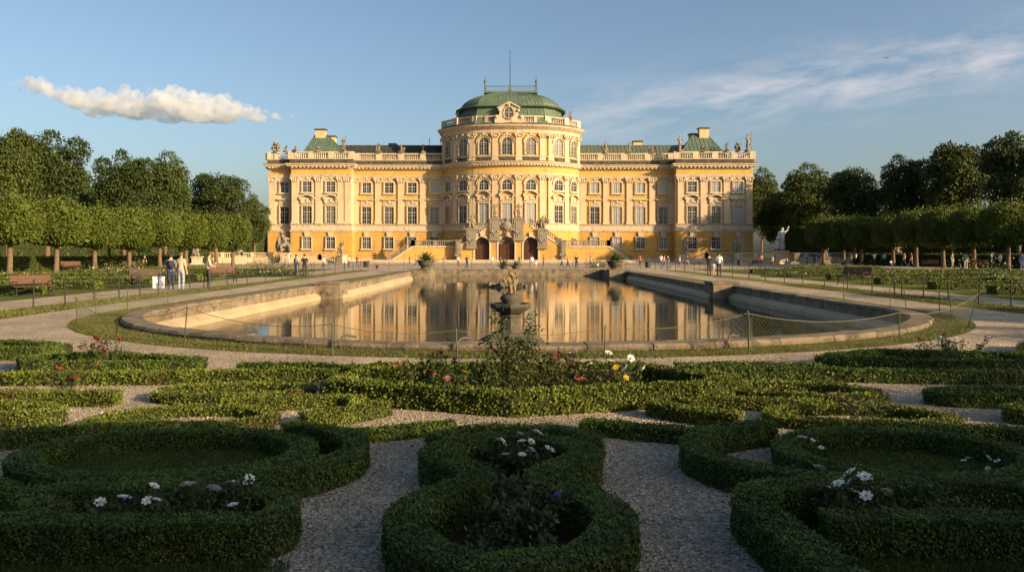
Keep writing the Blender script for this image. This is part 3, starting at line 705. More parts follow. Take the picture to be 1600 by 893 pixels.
def baluster_run(name, pts, h, mat, parent, z=None, ped=3.4, sp=.42, pw=.34, base=.16, rail=.18, pedw=.42, ends=True):
    """balustrade along a 3-D line: plinth rail, turned balusters, hand rail, pedestals"""
    mb = MB(); pts = [Vector(p) if len(p) == 3 else Vector((p[0], p[1], z)) for p in pts]
    for a, b in zip(pts, pts[1:]):
        L = (b - a).length; d = (b - a) / L; hx = Vector((d.x, d.y, 0)).normalized(); s = Vector((hx.y, -hx.x, 0))
        def bar(z0, z1, w):
            vs = [a + s * w + Vector((0, 0, z0)), b + s * w + Vector((0, 0, z0)), b - s * w + Vector((0, 0, z0)), a - s * w + Vector((0, 0, z0))]
            vs += [v + Vector((0, 0, z1 - z0)) for v in vs]
            mb.add(vs, [(3, 2, 1, 0), (4, 5, 6, 7), (0, 1, 5, 4), (1, 2, 6, 5), (2, 3, 7, 6), (3, 0, 4, 7)])
        bar(0, base, pw / 2 + .02); bar(h - rail, h, pw / 2 + .03)
        npd = max(1, round(L / ped)); H_ = h - rail - base
        for k in range(npd + 1):
            if not ends and k in (0, npd): continue
            c = a + d * (L * k / npd)
            mb.add([c + hx * (pedw * x) + s * (pw / 2 + .05) * y + Vector((0, 0, zz)) for zz in (0.0, h + .05) for x, y in ((-1, -1), (1, -1), (1, 1), (-1, 1))],
                   [(3, 2, 1, 0), (4, 5, 6, 7), (0, 1, 5, 4), (1, 2, 6, 5), (2, 3, 7, 6), (3, 0, 4, 7)])
            if k == npd: break
            n = max(1, int((L / npd - 2 * pedw) / sp))
            for q in range(n):
                c2 = a + d * (L * k / npd + pedw + (L / npd - 2 * pedw) * (q + .5) / n)
                r = min(.13, sp * .33)
                mb.lathe([(r * .7, base), (r * .75, base + .12 * H_), (r, base + .35 * H_), (r * .5, base + .72 * H_), (r * .8, h - rail)], (c2.x, c2.y, c2.z), 6)
    return mb.build(name, mat, parent)
for k, p in (('pav', [(XL0, 172), (XL0 + .0, YR), (XL1, YR)]), ('a', [(XL1, YP), (XL2, YP)]), ('b', [(XL2 + .6, YW), (DL[0] + .4, YW)]),
             ('c', [(DR[0] - .4, YW), (XR1 - .6, YW)]), ('d', [(XR1, YP), (XR2, YP)]), ('e', [(XR2, YP + .6), (XR2, 172)])):
    baluster_run('balustrade', p, 1.6, MT['trim'], PAL, Z['par'] - .06, ped=4.9 if k in 'bc' else 4.4, pedw=.62, rail=.26, base=.2)

# --- windows
WC = {}
def arch_pts(w, z0, z1, n=10, flat=1.0):
    """outline with a round (or flattened) head, from lower left clockwise"""
    r = w / 2; zs = z1 - r * flat
    return [(-r, z0)] + [(-r * math.cos(math.pi * k / n), zs + r * flat * math.sin(math.pi * k / n)) for k in range(n + 1)] + [(r, z0)]
def ringed(mb, inner, outer, y0, y1):
    n = len(inner)
    for i in range(n - 1):
        a, b, c, d = inner[i], inner[i + 1], outer[i + 1], outer[i]
        mb.add([(q[0], y, q[1]) for y in (y0, y1) for q in (a, b, c, d)], [(0, 1, 2, 3), (7, 6, 5, 4), (0, 4, 5, 1), (1, 5, 6, 2), (2, 6, 7, 3), (3, 7, 4, 0)])
def garland(mb, w, z, y, seed, s=1.0):
    rr = random.Random(seed)
    for k in range(11):
        t = k / 10 * 2 - 1
        mb.blob((t * w / 2, y, z - .25 * t * t * s + rr.uniform(-.05, .05)), (.15 * s, .10, (.13 + .08 * (1 - abs(t))) * s), seed + k, .3, 6)
    mb.blob((0, y - .05, z + .15 * s), (.22 * s, .14, .28 * s), seed + 50, .3, 8)
def win_meshes(kind):
    if kind in WC: return WC[kind]
    mb, gl, br, hd = MB(), MB(), MB(), MB(); yg = -.05
    W_, z0, z1, arch, surr, cols, rows, hood, sill = {
        'main_seg': (1.95, 8.1, 11.75, 0, .32, 2, 3, 'seg', 0), 'main_flat': (1.95, 8.1, 11.75, 0, .30, 2, 3, 'flat', 0),
        'upper': (1.85, 14.75, 17.0, 0, .34, 2, 2, 'crest', 1), 'ground': (1.85, 2.75, 5.2, 0, .20, 2, 3, 'key', 1),
        'drum_main': (2.1, 8.1, 12.1, 0, .30, 2, 3, 'big', 0), 'drum_mid': (2.05, 14.9, 17.1, 1, .36, 2, 2, 'crown', 1),
        'drum_top': (2.1, 22.2, 25.75, 1, .36, 2, 4, 'crown', 0), 'small': (1.2, 2.9, 5.0, 0, .16, 2, 2, None, 0)}[kind]
    inner = arch_pts(W_, z0, z1) if arch else [(-W_ / 2, z0), (-W_ / 2, z1), (W_ / 2, z1), (W_ / 2, z0)]
    outer = arch_pts(W_ + 2 * surr, z0, z1 + surr) if arch else [(-W_ / 2 - surr, z0), (-W_ / 2 - surr, z1 + surr), (W_ / 2 + surr, z1 + surr), (W_ / 2 + surr, z0)]
    ringed(mb, inner, outer, -.02, -.26)
    io = [(x * (1 + .16 / W_), z0 + (z - z0) * (1 + .06 / (z1 - z0))) for x, z in inner]
    ringed(mb, io, [(x * 1.06, z0 + (z - z0) * 1.03) for x, z in io], -.26, -.33)
    if sill: mb.box(-W_ / 2 - surr - .12, W_ / 2 + surr + .12, -.42, -.02, z0 - .3, z0 - .003)
    gl.slab(inner, -.07, -.02)
    fw = .065
    if arch:
        ringed(br, [(x * (1 - 2 * fw / W_), z0 + (z - z0) * (1 - fw / (z1 - z0))) for x, z in inner], inner, -.072, -.15)
    else:
        br.box(-W_ / 2, -W_ / 2 + fw, -.15, -.072, z0, z1); br.box(W_ / 2 - fw, W_ / 2, -.15, -.072, z0, z1); br.box(-W_ / 2 + fw, W_ / 2 - fw, -.15, -.072, z1 - fw, z1)
    br.box(-W_ / 2 + fw, W_ / 2 - fw, -.15, -.072, z0, z0 + fw)
    br.box(-.055, .055, -.17, -.073, z0 + fw, z1 - fw)
    tz = z0 + (z1 - z0) * (.68 if rows > 2 else .6)
    if arch and rows == 4: tz = z1 - W_ / 2
    br.box(-W_ / 2 + fw, W_ / 2 - fw, -.165, -.0735, tz - .045, tz + .045)
    for k in range(1, rows + 1):
        zz = z0 + (z1 - z0) * k / (rows + 1)
        if abs(zz - tz) < .3: continue
        hw = W_ / 2 - fw
        if arch and zz > z1 - W_ / 2: hw = math.sqrt(max(.05, (W_ / 2) ** 2 - (zz - z1 + W_ / 2) ** 2)) - fw
        br.box(-hw, hw, -.125, -.0745, zz - .018, zz + .018)
    for sx in (-1, 1): br.box(sx * W_ / 4 - .016, sx * W_ / 4 + .016, -.122, -.0745, z0 + fw, z1 - (W_ * .16 if arch else fw))
    hw = W_ / 2 + surr
    if hood in ('seg', 'big'):
        zb = z1 + .42
        hd.box(-hw + .02, hw - .02, -.16, -.01, zb, zb + 1.35)
        garland(hd, W_ * .9, zb + .62, -.24, 3, 1.25)
        n = 12; top = []; rise = .75 if hood == 'seg' else .95; hb = zb + 1.0
        for k in range(n + 1):
            t = k / n * 2 - 1; top.append((t * (hw + .28), hb + .2 + rise * (1 - t * t)))
        ringed(hd, top, [(x * 1.04, z + .26) for x, z in top], -.02, -.62)
        for sx in (-1, 1):
            hd.box(sx * hw - .28, sx * hw + .28, -.60, -.02, hb, hb + .26); hd.box(sx * (hw - .1) - .14, sx * (hw - .1) + .14, -.36, -.02, hb - .75, hb)
    elif hood == 'flat':
        zb = z1 + .38
        hd.box(-hw + .02, hw - .02, -.13, -.01, zb, zb + 1.15); garland(hd, W_ * .85, zb + .6, -.2, 9, 1.0)
        hd.box(-hw - .38, hw + .38, -.62, -.02, zb + 1.15, zb + 1.32); hd.box(-hw - .28, hw + .28, -.46, -.02, zb + 1.0, zb + 1.147)
    elif hood == 'crest':
        garland(hd, W_ * .7, z1 + surr + .25, -.18, 5, .9)
    elif hood == 'key':
        hd.slab([(-.36, z1 + .05), (-.55, z1 + 1.05), (.55, z1 + 1.05), (.36, z1 + .05)], -.34, -.02)
        hd.box(-.62, .62, -.40, -.02, z1 + 1.053, z1 + 1.16)
    elif hood == 'crown':
        n = 12; top = [(-hw * 1.04 * math.cos(math.pi * k / n), z1 - W_ / 2 + hw * 1.05 * math.sin(math.pi * k / n)) for k in range(n + 1)]
        ringed(hd, top, [(x * 1.09, z1 - W_ / 2 + (z - z1 + W_ / 2) * 1.09) for x, z in top], -.02, -.42)
        garland(hd, W_ * .7, z1 + surr + .28, -.36, 17, .9)
    WC[kind] = (mb.mesh('window', MT['trim']), gl.mesh('pane', MT['glass']), gl.mesh('pane', MT['blind']), br.mesh('glazing_bars', MT['white']), hd.mesh('pediment', MT['trim']) if hd.v else None)
    return WC[kind]
WCOUNT = [0]
def window(kind, fr, u, blind=False):
    o, t = Vector(fr[0]), Vector(fr[1]); rz = math.atan2(t.y, t.x); p = o + t * u - Vector((PL.x, PL.y))
    s, g, gb, b, h = win_meshes(kind)
    if kind in ('ground', 'small'): p = p + Vector((t.y, -t.x)) * .13
    wn = link('window', s, PAL, (p.x, p.y, 0), rz)
    link('pane', gb if blind else g, wn); link('glazing_bars', b, wn)
    if h: link('pediment', h, wn)
    WCOUNT[0] += 1
def flat(Y): return ((0, Y), (1, 0))
def facet(a, b):
    d = (Vector(b) - Vector(a)).normalized(); return (tuple(a), (d.x, d.y))
def side_frame(a, b, s, bulge=.85):
    a, b = Vector(a), Vector(b); d = b - a; t = d.normalized(); nn = Vector((t.y, -t.x)); p = a + d * s + nn * bulge * 4 * s * (1 - s); tt = (d + nn * bulge * 4 * (1 - 2 * s)).normalized(); p = p - Vector((tt.y, -tt.x)) * .03
    return (tuple(p), tuple(tt))
FL = lambda s: side_frame(DL, arc[0], s)
FR_ = lambda s: side_frame(arc[-1], DR, s)
flen = (Vector(DL) - Vector(arc[0])).length
def arcfr(px):
    X = xat(px, 153.2); Y = 154 - 1.1 * (1 - (X / 7.7) ** 2) + .05; sl_ = 2.2 * X / 7.7 ** 2; t = Vector((1, sl_)).normalized()
    return ((X, Y), (t.x, t.y))
rb = random.Random(4)
for px, Y, hood in ((445, YR, 'main_flat'), (480, YP, 'main_seg'), (517, YP, 'main_seg'), (1081, YP, 'main_seg'), (1118, YP, 'main_seg'), (1153, YP, 'main_flat'),
                    (573, YW, 'main_flat'), (608, YW, 'main_flat'), (644, YW, 'main_flat'), (679, YW, 'main_flat'),
                    (929, YW, 'main_flat'), (964, YW, 'main_flat'), (1000.5, YW, 'main_flat'), (1036, YW, 'main_flat')):
    fr = flat(Y); u_ = xat(px, Y)
    window(hood, fr, u_, px in (964, 1153, 1000.5)); window('upper', fr, u_, px > 900 and px != 1081 or px == 679); window('ground', fr, u_, px in (929, 964, 1153))
for px in (756, 792, 829):
    fr = arcfr(px); window('drum_main', fr, 0, True); window('drum_mid', fr, 0); window('drum_top', fr, 0)
for fr, us in ((FR_, (.257, .745)), (FL, (.255, .743))):
    for q in us:
        for kd in ('main_seg', 'drum_mid', 'drum_top', 'small'): window(kd, fr(q), 0)

# --- pilasters
def pil_meshes(z0, z1, wd, caph, key):
    if key in WC: return WC[key]
    mb, cp = MB(), MB()
    mb.box(-wd / 2 - .14, wd / 2 + .14, -.42, -.01, z0, z0 + .35); mb.box(-wd / 2 - .07, wd / 2 + .07, -.36, -.01, z0 + .353, z0 + .6)
    mb.box(-wd / 2, wd / 2, -.28, -.01, z0 + .603, z1 - caph)
    c0 = z1 - caph
    cp.slab([(-wd / 2, c0), (-wd / 2 - .22, z1 - .16), (wd / 2 + .22, z1 - .16), (wd / 2, c0)], -.34, -.01)
    cp.box(-wd / 2 - .3, wd / 2 + .3, -.52, -.01, z1 - .157, z1 - .01)
    for k in range(4):
        for r_, zz in ((.17, c0 + .22 * caph), (.17, c0 + .52 * caph)):
            cp.blob(((k - 1.5) * wd / 3.4 * (1 + .2 * (zz > c0 + .4)), -.40, zz), (r_, .13, r_ * 1.25), k, .35, 6)
    for sx in (-1, 1): cp.blob((sx * (wd / 2 + .2), -.44, z1 - .38), (.26, .18, .24), 8 + sx, .2, 8)
    WC[key] = (mb.mesh('pilaster', MT['cream']), cp.mesh('capital', MT['trim'])); return WC[key]
def pilaster(fr, u, z0=8.02, z1=18.1, wd=1.28, caph=1.15, key='p'):
    o, t = Vector(fr[0]), Vector(fr[1]); rz = math.atan2(t.y, t.x); p = o + t * u - Vector((PL.x, PL.y))
    a, c = pil_meshes(z0, z1, wd, caph, key); q = link('pilaster', a, PAL, (p.x, p.y, 0), rz); link('capital', c, q)
for px, Y in ((425.5, YR), (461, YP), (498, YP), (532.5, YP), (543.5, YP), (555.5, YW), (591, YW), (626.5, YW), (661, YW), (693, YW),
              (911, YW), (947, YW), (983.4, YW), (1019, YW), (1049, YW), (1063.5, YP), (1099, YP), (1135, YP), (1170, YP)):
    pilaster(flat(Y), xat(px, Y))
DTOP = dict(z0=20.9, z1=26.7, wd=1.2, caph=.95, key='pt')
for px in (738, 774, 810.5, 847.5):
    pilaster(arcfr(px), 0); pilaster(arcfr(px), 0, **DTOP)
for fr, us in ((FR_, (.07, .5, .95)), (FL, (.05, .5, .93))):
    for q in us: pilaster(fr(q), 0); pilaster(fr(q), 0, **DTOP)

# --- third storey of the drum, its cornice and parapet
rear = [(14.7, 166), (10, 171), (-10, 171), (-14.6, 166)]
dpoly = drum + rear
mb = MB(); mb.prism(dpoly, 20.6, 27.4); mb.build('drum_storey', MT['ochre'], PAL)
mb = MB(); sweep(mb, dpoly, rect(-.1, .14, 20.86, 21.75), True); sweep(mb, dpoly, [(-.1, 21.75), (.30, 21.78), (.32, 21.95), (-.1, 21.97)], True); mb.build('drum_sill_band', MT['trim'], PAL)
mb = MB(); sweep(mb, dpoly, [(-.1, 26.7), (.2, 26.7), (.26, 27.0), (.3, 27.35), (.8, 27.75), (1.15, 28.05), (1.2, 28.3), (-.1, 28.4)], True); mb.build('drum_cornice', MT['trim'], PAL)
mb = MB(); sweep(mb, dpoly, [(-.9, 28.3), (1.12, 28.32), (1.1, 28.42), (.3, 28.55), (.1, 28.9), (-.9, 28.9)], True); mb.prism(dpoly, 27.8, 28.4); mb.build('drum_parapet_base', MT['soot'], PAL)
ins = offs(np.array(dpoly), -.15)
af = [tuple(q) for q in ins[8:21]]; sal = [tuple(ins[k]) for k in (0, 4, 8)]; sar = [tuple(ins[k]) for k in (20, 24, 28)]
baluster_run('drum_balustrade', sal, 1.45, MT['trim'], PAL, 28.85, ped=4.4, pedw=.7, rail=.24)
baluster_run('drum_balustrade', [af[0], af[2], af[4]], 1.45, MT['trim'], PAL, 28.85, ped=6, pedw=.3, rail=.24)
baluster_run('drum_balustrade', [af[8], af[10], af[12]], 1.45, MT['trim'], PAL, 28.85, ped=6, pedw=.3, rail=.24)
baluster_run('drum_balustrade', sar, 1.45, MT['trim'], PAL, 28.85, ped=4.4, pedw=.7, rail=.24)
# dormer with an oval window in a scrolled gable
yD = 152.75
mb = MB()
gab = [(-3.3, 28.7), (-3.35, 30.2), (-2.7, 30.5), (-2.25, 31.2), (-2.0, 32.3), (-2.55, 32.6), (-2.4, 33.0), (-1.2, 33.7), (-.5, 34.35), (0, 34.5)]
gab = gab + [(-x, z) for x, z in gab[-2::-1]]; m0 = len(mb.v)
mb.slab([(x - .4, z) for x, z in gab], yD, yD + .9)
for sx in (-1, 1):
    mb.blob((-.4 + sx * 2.9, yD - .1, 30.4), (.5, .3, .5), 3, .1); mb.blob((-.4 + sx * 2.2, yD - .1, 32.1), (.42, .3, .42), 5, .1)
    mb.tube([(-.4 + sx * 2.7, yD - .12, 32.75), (-.4 + sx * 1.2, yD - .2, 33.6), (-.4, yD - .25, 34.35)], .22, 6)
for k in range(18):
    a_ = 2 * math.pi * k / 18; mb.blob((-.4 + 1.25 * math.cos(a_), yD - .1, 31.45 + 1.7 * math.sin(a_)), (.24, .2, .24), k, .3, 6)
mb.blob((-.4, yD - .2, 33.7), (.55, .3, .45), 9, .3)
dz = lambda vs: [(-.4 + (x + .4) * .88, y, 28.7 + (zz - 28.7) * .76) for x, y, zz in vs]
mb.v = dz(mb.v); dm = mb.build('dormer', MT['trim'], PAL)
mb = MB(); mb.slab([(-.4 + .92 * math.cos(t), 31.45 + 1.4 * math.sin(t)) for t in np.linspace(0, 6.283, 20, False)], yD - .08, yD - .01); mb.v = dz(mb.v); gw = mb.build('oval_window', MT['glass'], dm); 
gw.matrix_parent_inverse = Matrix.Translation(-PL); gw.matrix_parent_inverse = Matrix.Identity(4)
mb = MB(); mb.box(-.46, -.34, yD - .16, yD - .082, 30.05, 32.85); mb.box(-1.3, .5, yD - .16, yD - .083, 31.5, 31.62); mb.v = dz(mb.v); mb.build('glazing_bars', MT['white'], dm)

# --- the dome
def loft(name, plan, prof, mat, c=(0, 161.2), ribs=.75, parent=PAL, capz=True):
    mb = MB(); n = len(plan); vs = []; fs = []
    for s_, z in prof:
        for x, y in plan: vs.append((c[0] + x * s_, c[1] + y * s_, z))
    for i in range(len(prof) - 1):
        for k in range(n): fs.append((i * n + k, i * n + (k + 1) % n, (i + 1) * n + (k + 1) % n, (i + 1) * n + k))
    t = (len(prof) - 1) * n; fs.append(tuple(range(t, t + n))); mb.add(vs, fs)
    # standing seams
    if ribs:
        for k in range(n):
            a, b = Vector(plan[k]), Vector(plan[(k + 1) % n]); m_ = max(1, int((b - a).length / ribs))
            for q in range(m_):
                p = a + (b - a) * q / m_
                mb.tube([(c[0] + p.x * s_, c[1] + p.y * s_, z + .02) for s_, z in prof], .055, 4)
    return mb.build(name, mat, parent)
dplan = [(-6.9, -7.0), (-3.5, -7.35), (0, -7.45), (3.5, -7.35), (6.9, -7.0), (9.4, -5.0), (10.8, -2.0), (11.1, 1), (10.8, 4), (9.4, 6.4), (6.9, 8), (-6.9, 8), (-9.4, 6.4), (-10.8, 4), (-11.1, 1), (-10.8, -2), (-9.4, -5.0)]
loft('lower_dome', dplan, [(1.10, 28.4), (1.03, 30.6), (.985, 32.2)], MT['copper'])
loft('dome_ledge', dplan, [(.96, 32.1), (1.07, 32.25), (1.09, 32.42), (1.07, 32.62), (.97, 32.75)], MT['copper'], ribs=0)
loft('upper_dome', dplan, [(.995, 32.7), (.98, 33.2), (.93, 33.9), (.84, 34.65), (.70, 35.3), (.56, 35.75), (.52, 35.95)], MT['copper'])
mb = MB(); mb.box(-5.7, 5.7, 157.2, 165, 35.85, 36.15); mb.build('roof_platform', MT['copper'], PAL)
mb = MB()
for z0, z1 in ((36.15, 36.28), (37.28, 37.42)):
    for y0 in (157.4, 164.7): mb.box(-5.5, 5.5, y0, y0 + .1, z0, z1)
    for x0 in (-5.5, 5.4): mb.box(x0, x0 + .1, 157.5, 164.7, z0, z1)
for k in range(40):
    x = -5.35 + 10.7 * k / 39
    for y0 in (157.45, 164.75): mb.tube([(x, y0, 36.28), (x, y0, 37.28)], .032, 4)
for k in range(26):
    for x in (-5.45, 5.45): mb.tube([(x, 157.7 + 6.8 * k / 25, 36.28), (x, 157.7 + 6.8 * k / 25, 37.28)], .032, 4)
for x in (-5.45, -.1, 5.45): mb.box(x - .2, x + .2, 157.3, 157.6, 36.15, 37.6)
mb.build('roof_railing', MT['copper'], PAL)
for x in (-5.45, 5.45):
    mb = MB(); mb.lathe([(.28, 37.5), (.16, 37.7), (.12, 37.9), (.30, 38.2), (.30, 38.4), (.1, 38.6), (.14, 38.8), (.05, 39.1), (.01, 39.6)], (x, 157.45, 0), 8); mb.build('finial', MT['copper'], PAL)
mb = MB(); mb.lathe([(.55, 36.1), (.4, 36.8), (.2, 37.4), (.10, 38.0), (.075, 42), (.05, 45.4), (.11, 45.55), (.11, 45.7), (.02, 45.9)], (-.15, 161, 0), 8); mb.build('mast', MT['slate'], PAL)

# --- roofs, chimneys
def hiproof(name, x0, x1, y0, y1, z0, rx0, rx1, ry, z1, mat, ribs=.85):
    mb = MB(); A, B, C, D = (x0, y0, z0), (x1, y0, z0), (x1, y1, z0), (x0, y1, z0); E, G = (rx0, ry, z1), (rx1, ry, z1)
    mb.add([A, B, C, D, E, G], [(0, 1, 5, 4), (1, 2, 5), (2, 3, 4, 5), (3, 0, 4)])
    n = int((x1 - x0) / ribs)
    for k in range(n + 1):
        x = x0 + (x1 - x0) * k / n
        if x < rx0: t = (x - x0) / max(1e-6, rx0 - x0)
        elif x > rx1: t = (x1 - x) / max(1e-6, x1 - rx1)
        else: t = 1
        if t > .05: mb.tube([(x, y0, z0 + .02), (x, y0 + (ry - y0) * t, z0 + (z1 - z0) * t + .02)], .06, 4)
    for a, b in ((A, E), (B, G), (E, G)): mb.tube([a, b], .10, 5)
    return mb.build(name, mat, PAL)
hiproof('wing_roof', XL2 - 6, -11, 161.6, 172, 21.4, XL2 - 6, -11, 166.5, 26.0, MT['slate'])
hiproof('wing_roof', 11, XR1 + 5, 161.6, 172, 21.4, 11, XR1 + 5, 166.5, 26.0, MT['brownroof'])
hiproof('pavilion_roof', XL1 + .9, XL2 - .3, 158.9, 172, 21.8, xat(492, 165), xat(512, 165), 165, 28.1, MT['copper'])
hiproof('pavilion_roof', XR1 + .3, XR2 - 4.2, 158.9, 172, 21.8, xat(1083, 165), xat(1106, 165), 165, 28.1, MT['copper'])
def chimney(px, Y, w_, z0, z1, cap=.2):
    x = xat(px, Y); mb = MB(); mb.box(x - w_ / 2, x + w_ / 2, Y - .7, Y + .7, z0, z1 - .35); mb.build('chimney', MT['chimney'], PAL)
    c = MB(); c.box(x - w_ / 2 - cap, x + w_ / 2 + cap, Y - .7 - cap, Y + .7 + cap, z1 - .347, z1 - .1); c.box(x - w_ / 2 + .1, x + w_ / 2 - .1, Y - .5, Y + .5, z1 - .097, z1); c.build('chimney_cap', MT['soot'], PAL)
chimney(501.5, 165, 2.2, 26, 29.5); chimney(518, 167, 1.9, 25, 28.3); chimney(1099, 165, 2.1, 26, 29.8); chimney(1082.5, 167, 1.6, 25, 28.8)
chimney(995.5, 168, 2.0, 24.8, 27.3); chimney(614, 168, 1.5, 25, 26.7)
for px in (671, 688):
    x = xat(px, 166); mb = MB(); mb.tube([(x, 166, 25.8), (x, 166, 27.6 if px == 671 else 27.2)], .06, 5); mb.blob((x, 166, 27.2), (.16, .16, .12), 1); mb.build('roof_rod', MT['slate'], PAL)

# --- the great double stair in front of the drum
ST = link('staircase', None, PAL) if False else None
YS = 147.0
mb = MB()
def poly_wall(mb, pts, y0, y1): mb.slab(pts, y0, y1)
TW, TZ, LW, LZ = 3.9, 7.5, 10.3, 3.25
gable = [(-LW, 0), (-LW, LZ), (-TW, TZ), (TW, TZ), (LW, LZ), (LW, 0)]
# wall pierced by three arched doorways
doors = [(xat(753.5, YS), 2.85, 5.0), (xat(791.5, YS), 3.2, 5.15), (xat(829.5, YS), 2.85, 5.0)]
def top_at(x):
    x = abs(x); return TZ if x < TW else LZ + (TZ - LZ) * (LW - x) / (LW - TW)
xs = sorted({-LW, LW, -TW, TW} | {d[0] + s * d[1] / 2 for d in doors for s in (-1, 1)})
for a, b in zip(xs, xs[1:]):
    dd = [d for d in doors if abs((a + b) / 2 - d[0]) < d[1] / 2]
    if not dd: mb.slab([(a, 0), (a, top_at(a)), (b, top_at(b)), (b, 0)], YS, 152.6)
    else:
        d = dd[0]; r = d[1] / 2; n = 12; zs = d[2] - r
        lo = [(d[0] - r * math.cos(math.pi * k / n), zs + r * math.sin(math.pi * k / n)) for k in range(n + 1)]
        lo = [q for q in lo if a - 1e-6 <= q[0] <= b + 1e-6]
        zz = lambda x: zs + math.sqrt(max(0, r * r - (x - d[0]) ** 2))
        if not lo or lo[0][0] > a + 1e-4: lo = [(a, zz(a))] + lo
        if lo[-1][0] < b - 1e-4: lo = lo + [(b, zz(b))]
        for p, q in zip(lo, lo[1:]): mb.slab([p, (p[0], top_at(p[0])), (q[0], top_at(q[0])), q], YS, 152.6)
stair = mb.build('staircase', MT['ochre'], PAL)
stair['_w'] = 0
def sp(mb, name, mat): return mb.build(name, MT[mat], stair)
mb = MB(); z = .6
for k in range(11):          # raised courses between the doors
    z0 = .55 + k * .55; segs = [(-LW, doors[0][0] - 1.75), (doors[0][0] + 1.75, doors[1][0] - 1.95), (doors[1][0] + 1.95, doors[2][0] - 1.75), (doors[2][0] + 1.75, LW)]
    if z0 > 5.4: segs = [(-TW - .4, TW + .4)]
    for a, b in segs:
        a2, b2 = a, b
        if z0 + .5 > LZ - .4:
            lim = LW - (z0 + .5 - LZ + .6) / (TZ - LZ) * (LW - TW); a2, b2 = max(a, -lim), min(b, lim)
        if b2 - a2 > .2 and z0 < 6.6: mb.box(a2, b2, YS - .09, YS - .002, z0, z0 + .48)
sp(mb, 'coursed_facing', 'ochre')
for d in doors:
    mb = MB(); r = d[1] / 2; ia = arch_pts(d[1], 0, d[2], 14); oa = arch_pts(d[1] + .7, 0, d[2] + .35, 14); ringed(mb, ia, oa, -.2, .3)
    mb.slab([(-.3, d[2] + .05), (-.42, d[2] + .95), (.42, d[2] + .95), (.3, d[2] + .05)], -.42, -.02)
    mb.v = [(x + d[0], y + YS, zz) for x, y, zz in mb.v]; arch = sp(mb, 'door_arch', 'trim')
    mb = MB(); zs = d[2] - r
    for sx in (-1, 1):
        mb.box(*sorted((sx * .03, sx * r)), .55, .72, 0, zs - .12)
        for z0, z1 in ((.3, 1.2), (1.45, zs - .4)): mb.box(*sorted((sx * .25, sx * (r - .2))), .47, .547, z0, z1)
    mb.box(-r, r, .5, .75, zs - .117, zs + .08)
    mb.v = [(x + d[0], y + YS, zz) for x, y, zz in mb.v]; sp(mb, 'door', 'door')
    mb = MB(); mb.slab([(-r * math.cos(math.pi * k / 14), zs + .083 + (r - .083) * math.sin(math.pi * k / 14)) for k in range(15)], .6, .66); mb.v = [(x + d[0], y + YS, zz) for x, y, zz in mb.v]; sp(mb, 'fanlight', 'glass')
    mb = MB()
    for k in range(1, 6): mb.tube([(0, .57, zs + .1), (-(r - .02) * math.cos(math.pi * k / 6), .57, zs + .1 + (r - .12) * math.sin(math.pi * k / 6))], .045, 4)
    mb.tube([(-.45 * r * math.cos(math.pi * k / 8), .57, zs + .1 + .45 * r * math.sin(math.pi * k / 8)) for k in range(9)], .04, 4)
    mb.v = [(x + d[0], y + YS, zz) for x, y, zz in mb.v]; sp(mb, 'fanlight_bars', 'door')
# outer landings and lower flights
for sx in (-1, 1):
    mb = MB(); pts = [(LW, 0), (LW, LZ), (19.6, LZ), (24.3, .2), (24.3, 0)]
    mb.slab([(sx * x, zz) for x, zz in pts], YS + .9, YS + 4.2); sp(mb, 'stair_flight', 'ochre')
    mb = MB()
    for k in range(12): mb.box(*sorted((sx * (19.6 + k * .39), sx * (19.99 + k * .39))), YS + 1.2, YS + 3.9, 0, LZ - k * .262 + .02)
    sp(mb, 'steps', 'trim')
    mb = MB(); mb.slab([(sx * x, zz) for x, zz in [(LW + .05, LZ - .28), (LW + .05, LZ + .02), (19.7, LZ + .02), (24.5, .15), (24.5, -.0), (24.1, 0), (19.55, LZ - .28)]], YS + .75, YS + .897); sp(mb, 'string', 'trim')
    baluster_run('stair_balustrade', [(sx * (LW + .3), YS + 1.0, LZ), (sx * 19.6, YS + 1.0, LZ), (sx * 24.3, YS + 1.0, .15)], 1.15, MT['stair'], stair, ped=4.6, pedw=.35)
    baluster_run('stair_balustrade', [(sx * TW, YS + .2, TZ), (sx * LW, YS + .2, LZ)], 1.15, MT['stair'], stair, ped=3.5, pedw=.32)
    mb = MB(); mb.slab([(sx * x, zz) for x, zz in [(TW, TZ - .45), (TW, TZ + .03), (LW + .1, LZ + .03), (LW + .1, LZ - .45)]], YS - .12, YS + .45); sp(mb, 'string', 'trim')
    for x, z0, z1, w_ in ((xat(773, YS) if sx < 0 else xat(810.5, YS), 4.6, 8.75, 1.0), (xat(736.5, YS) if sx < 0 else xat(847.5, YS), 3.0, 6.6, .95), (sx * (LW + .1), 0, 4.45, .5)):
        mb = MB(); mb.box(x - w_, x + w_, YS - .55, YS + .9, z0, z1 - .25); mb.box(x - w_ - .15, x + w_ + .15, YS - .7, YS + 1.05, z1 - .247, z1); mb.box(x - w_ - .12, x + w_ + .12, YS - .65, YS + 1.0, z0 - .3, z0 - .003) if z0 > 1 else None
        mb.box(x - w_ * .6, x + w_ * .6, YS - .62, YS - .553, z0 + .4, z1 - .7)
        for k in range(5): mb.blob((x + (k - 2) * .28, YS - .64, z0 + .9 + .3 * abs(k - 2)), (.22, .12, .26), k, .3, 6)
        sp(mb, 'pier', 'stair')
baluster_run('stair_balustrade', [(xat(773, YS) + 1, YS + .2, TZ), (xat(810.5, YS) - 1, YS + .2, TZ)], 1.15, MT['stair'], stair, ped=3, pedw=.2)
mb = MB()
for k in range(26):
    a_ = rb.uniform(0, 6.28); q = rb.uniform(.2, 1)
    mb.blob((-.8 + 1.7 * q * math.cos(a_), YS - .35, 7.1 + 1.05 * q * math.sin(a_)), (rb.uniform(.22, .42), .3, rb.uniform(.2, .4)), k, .3, 7)
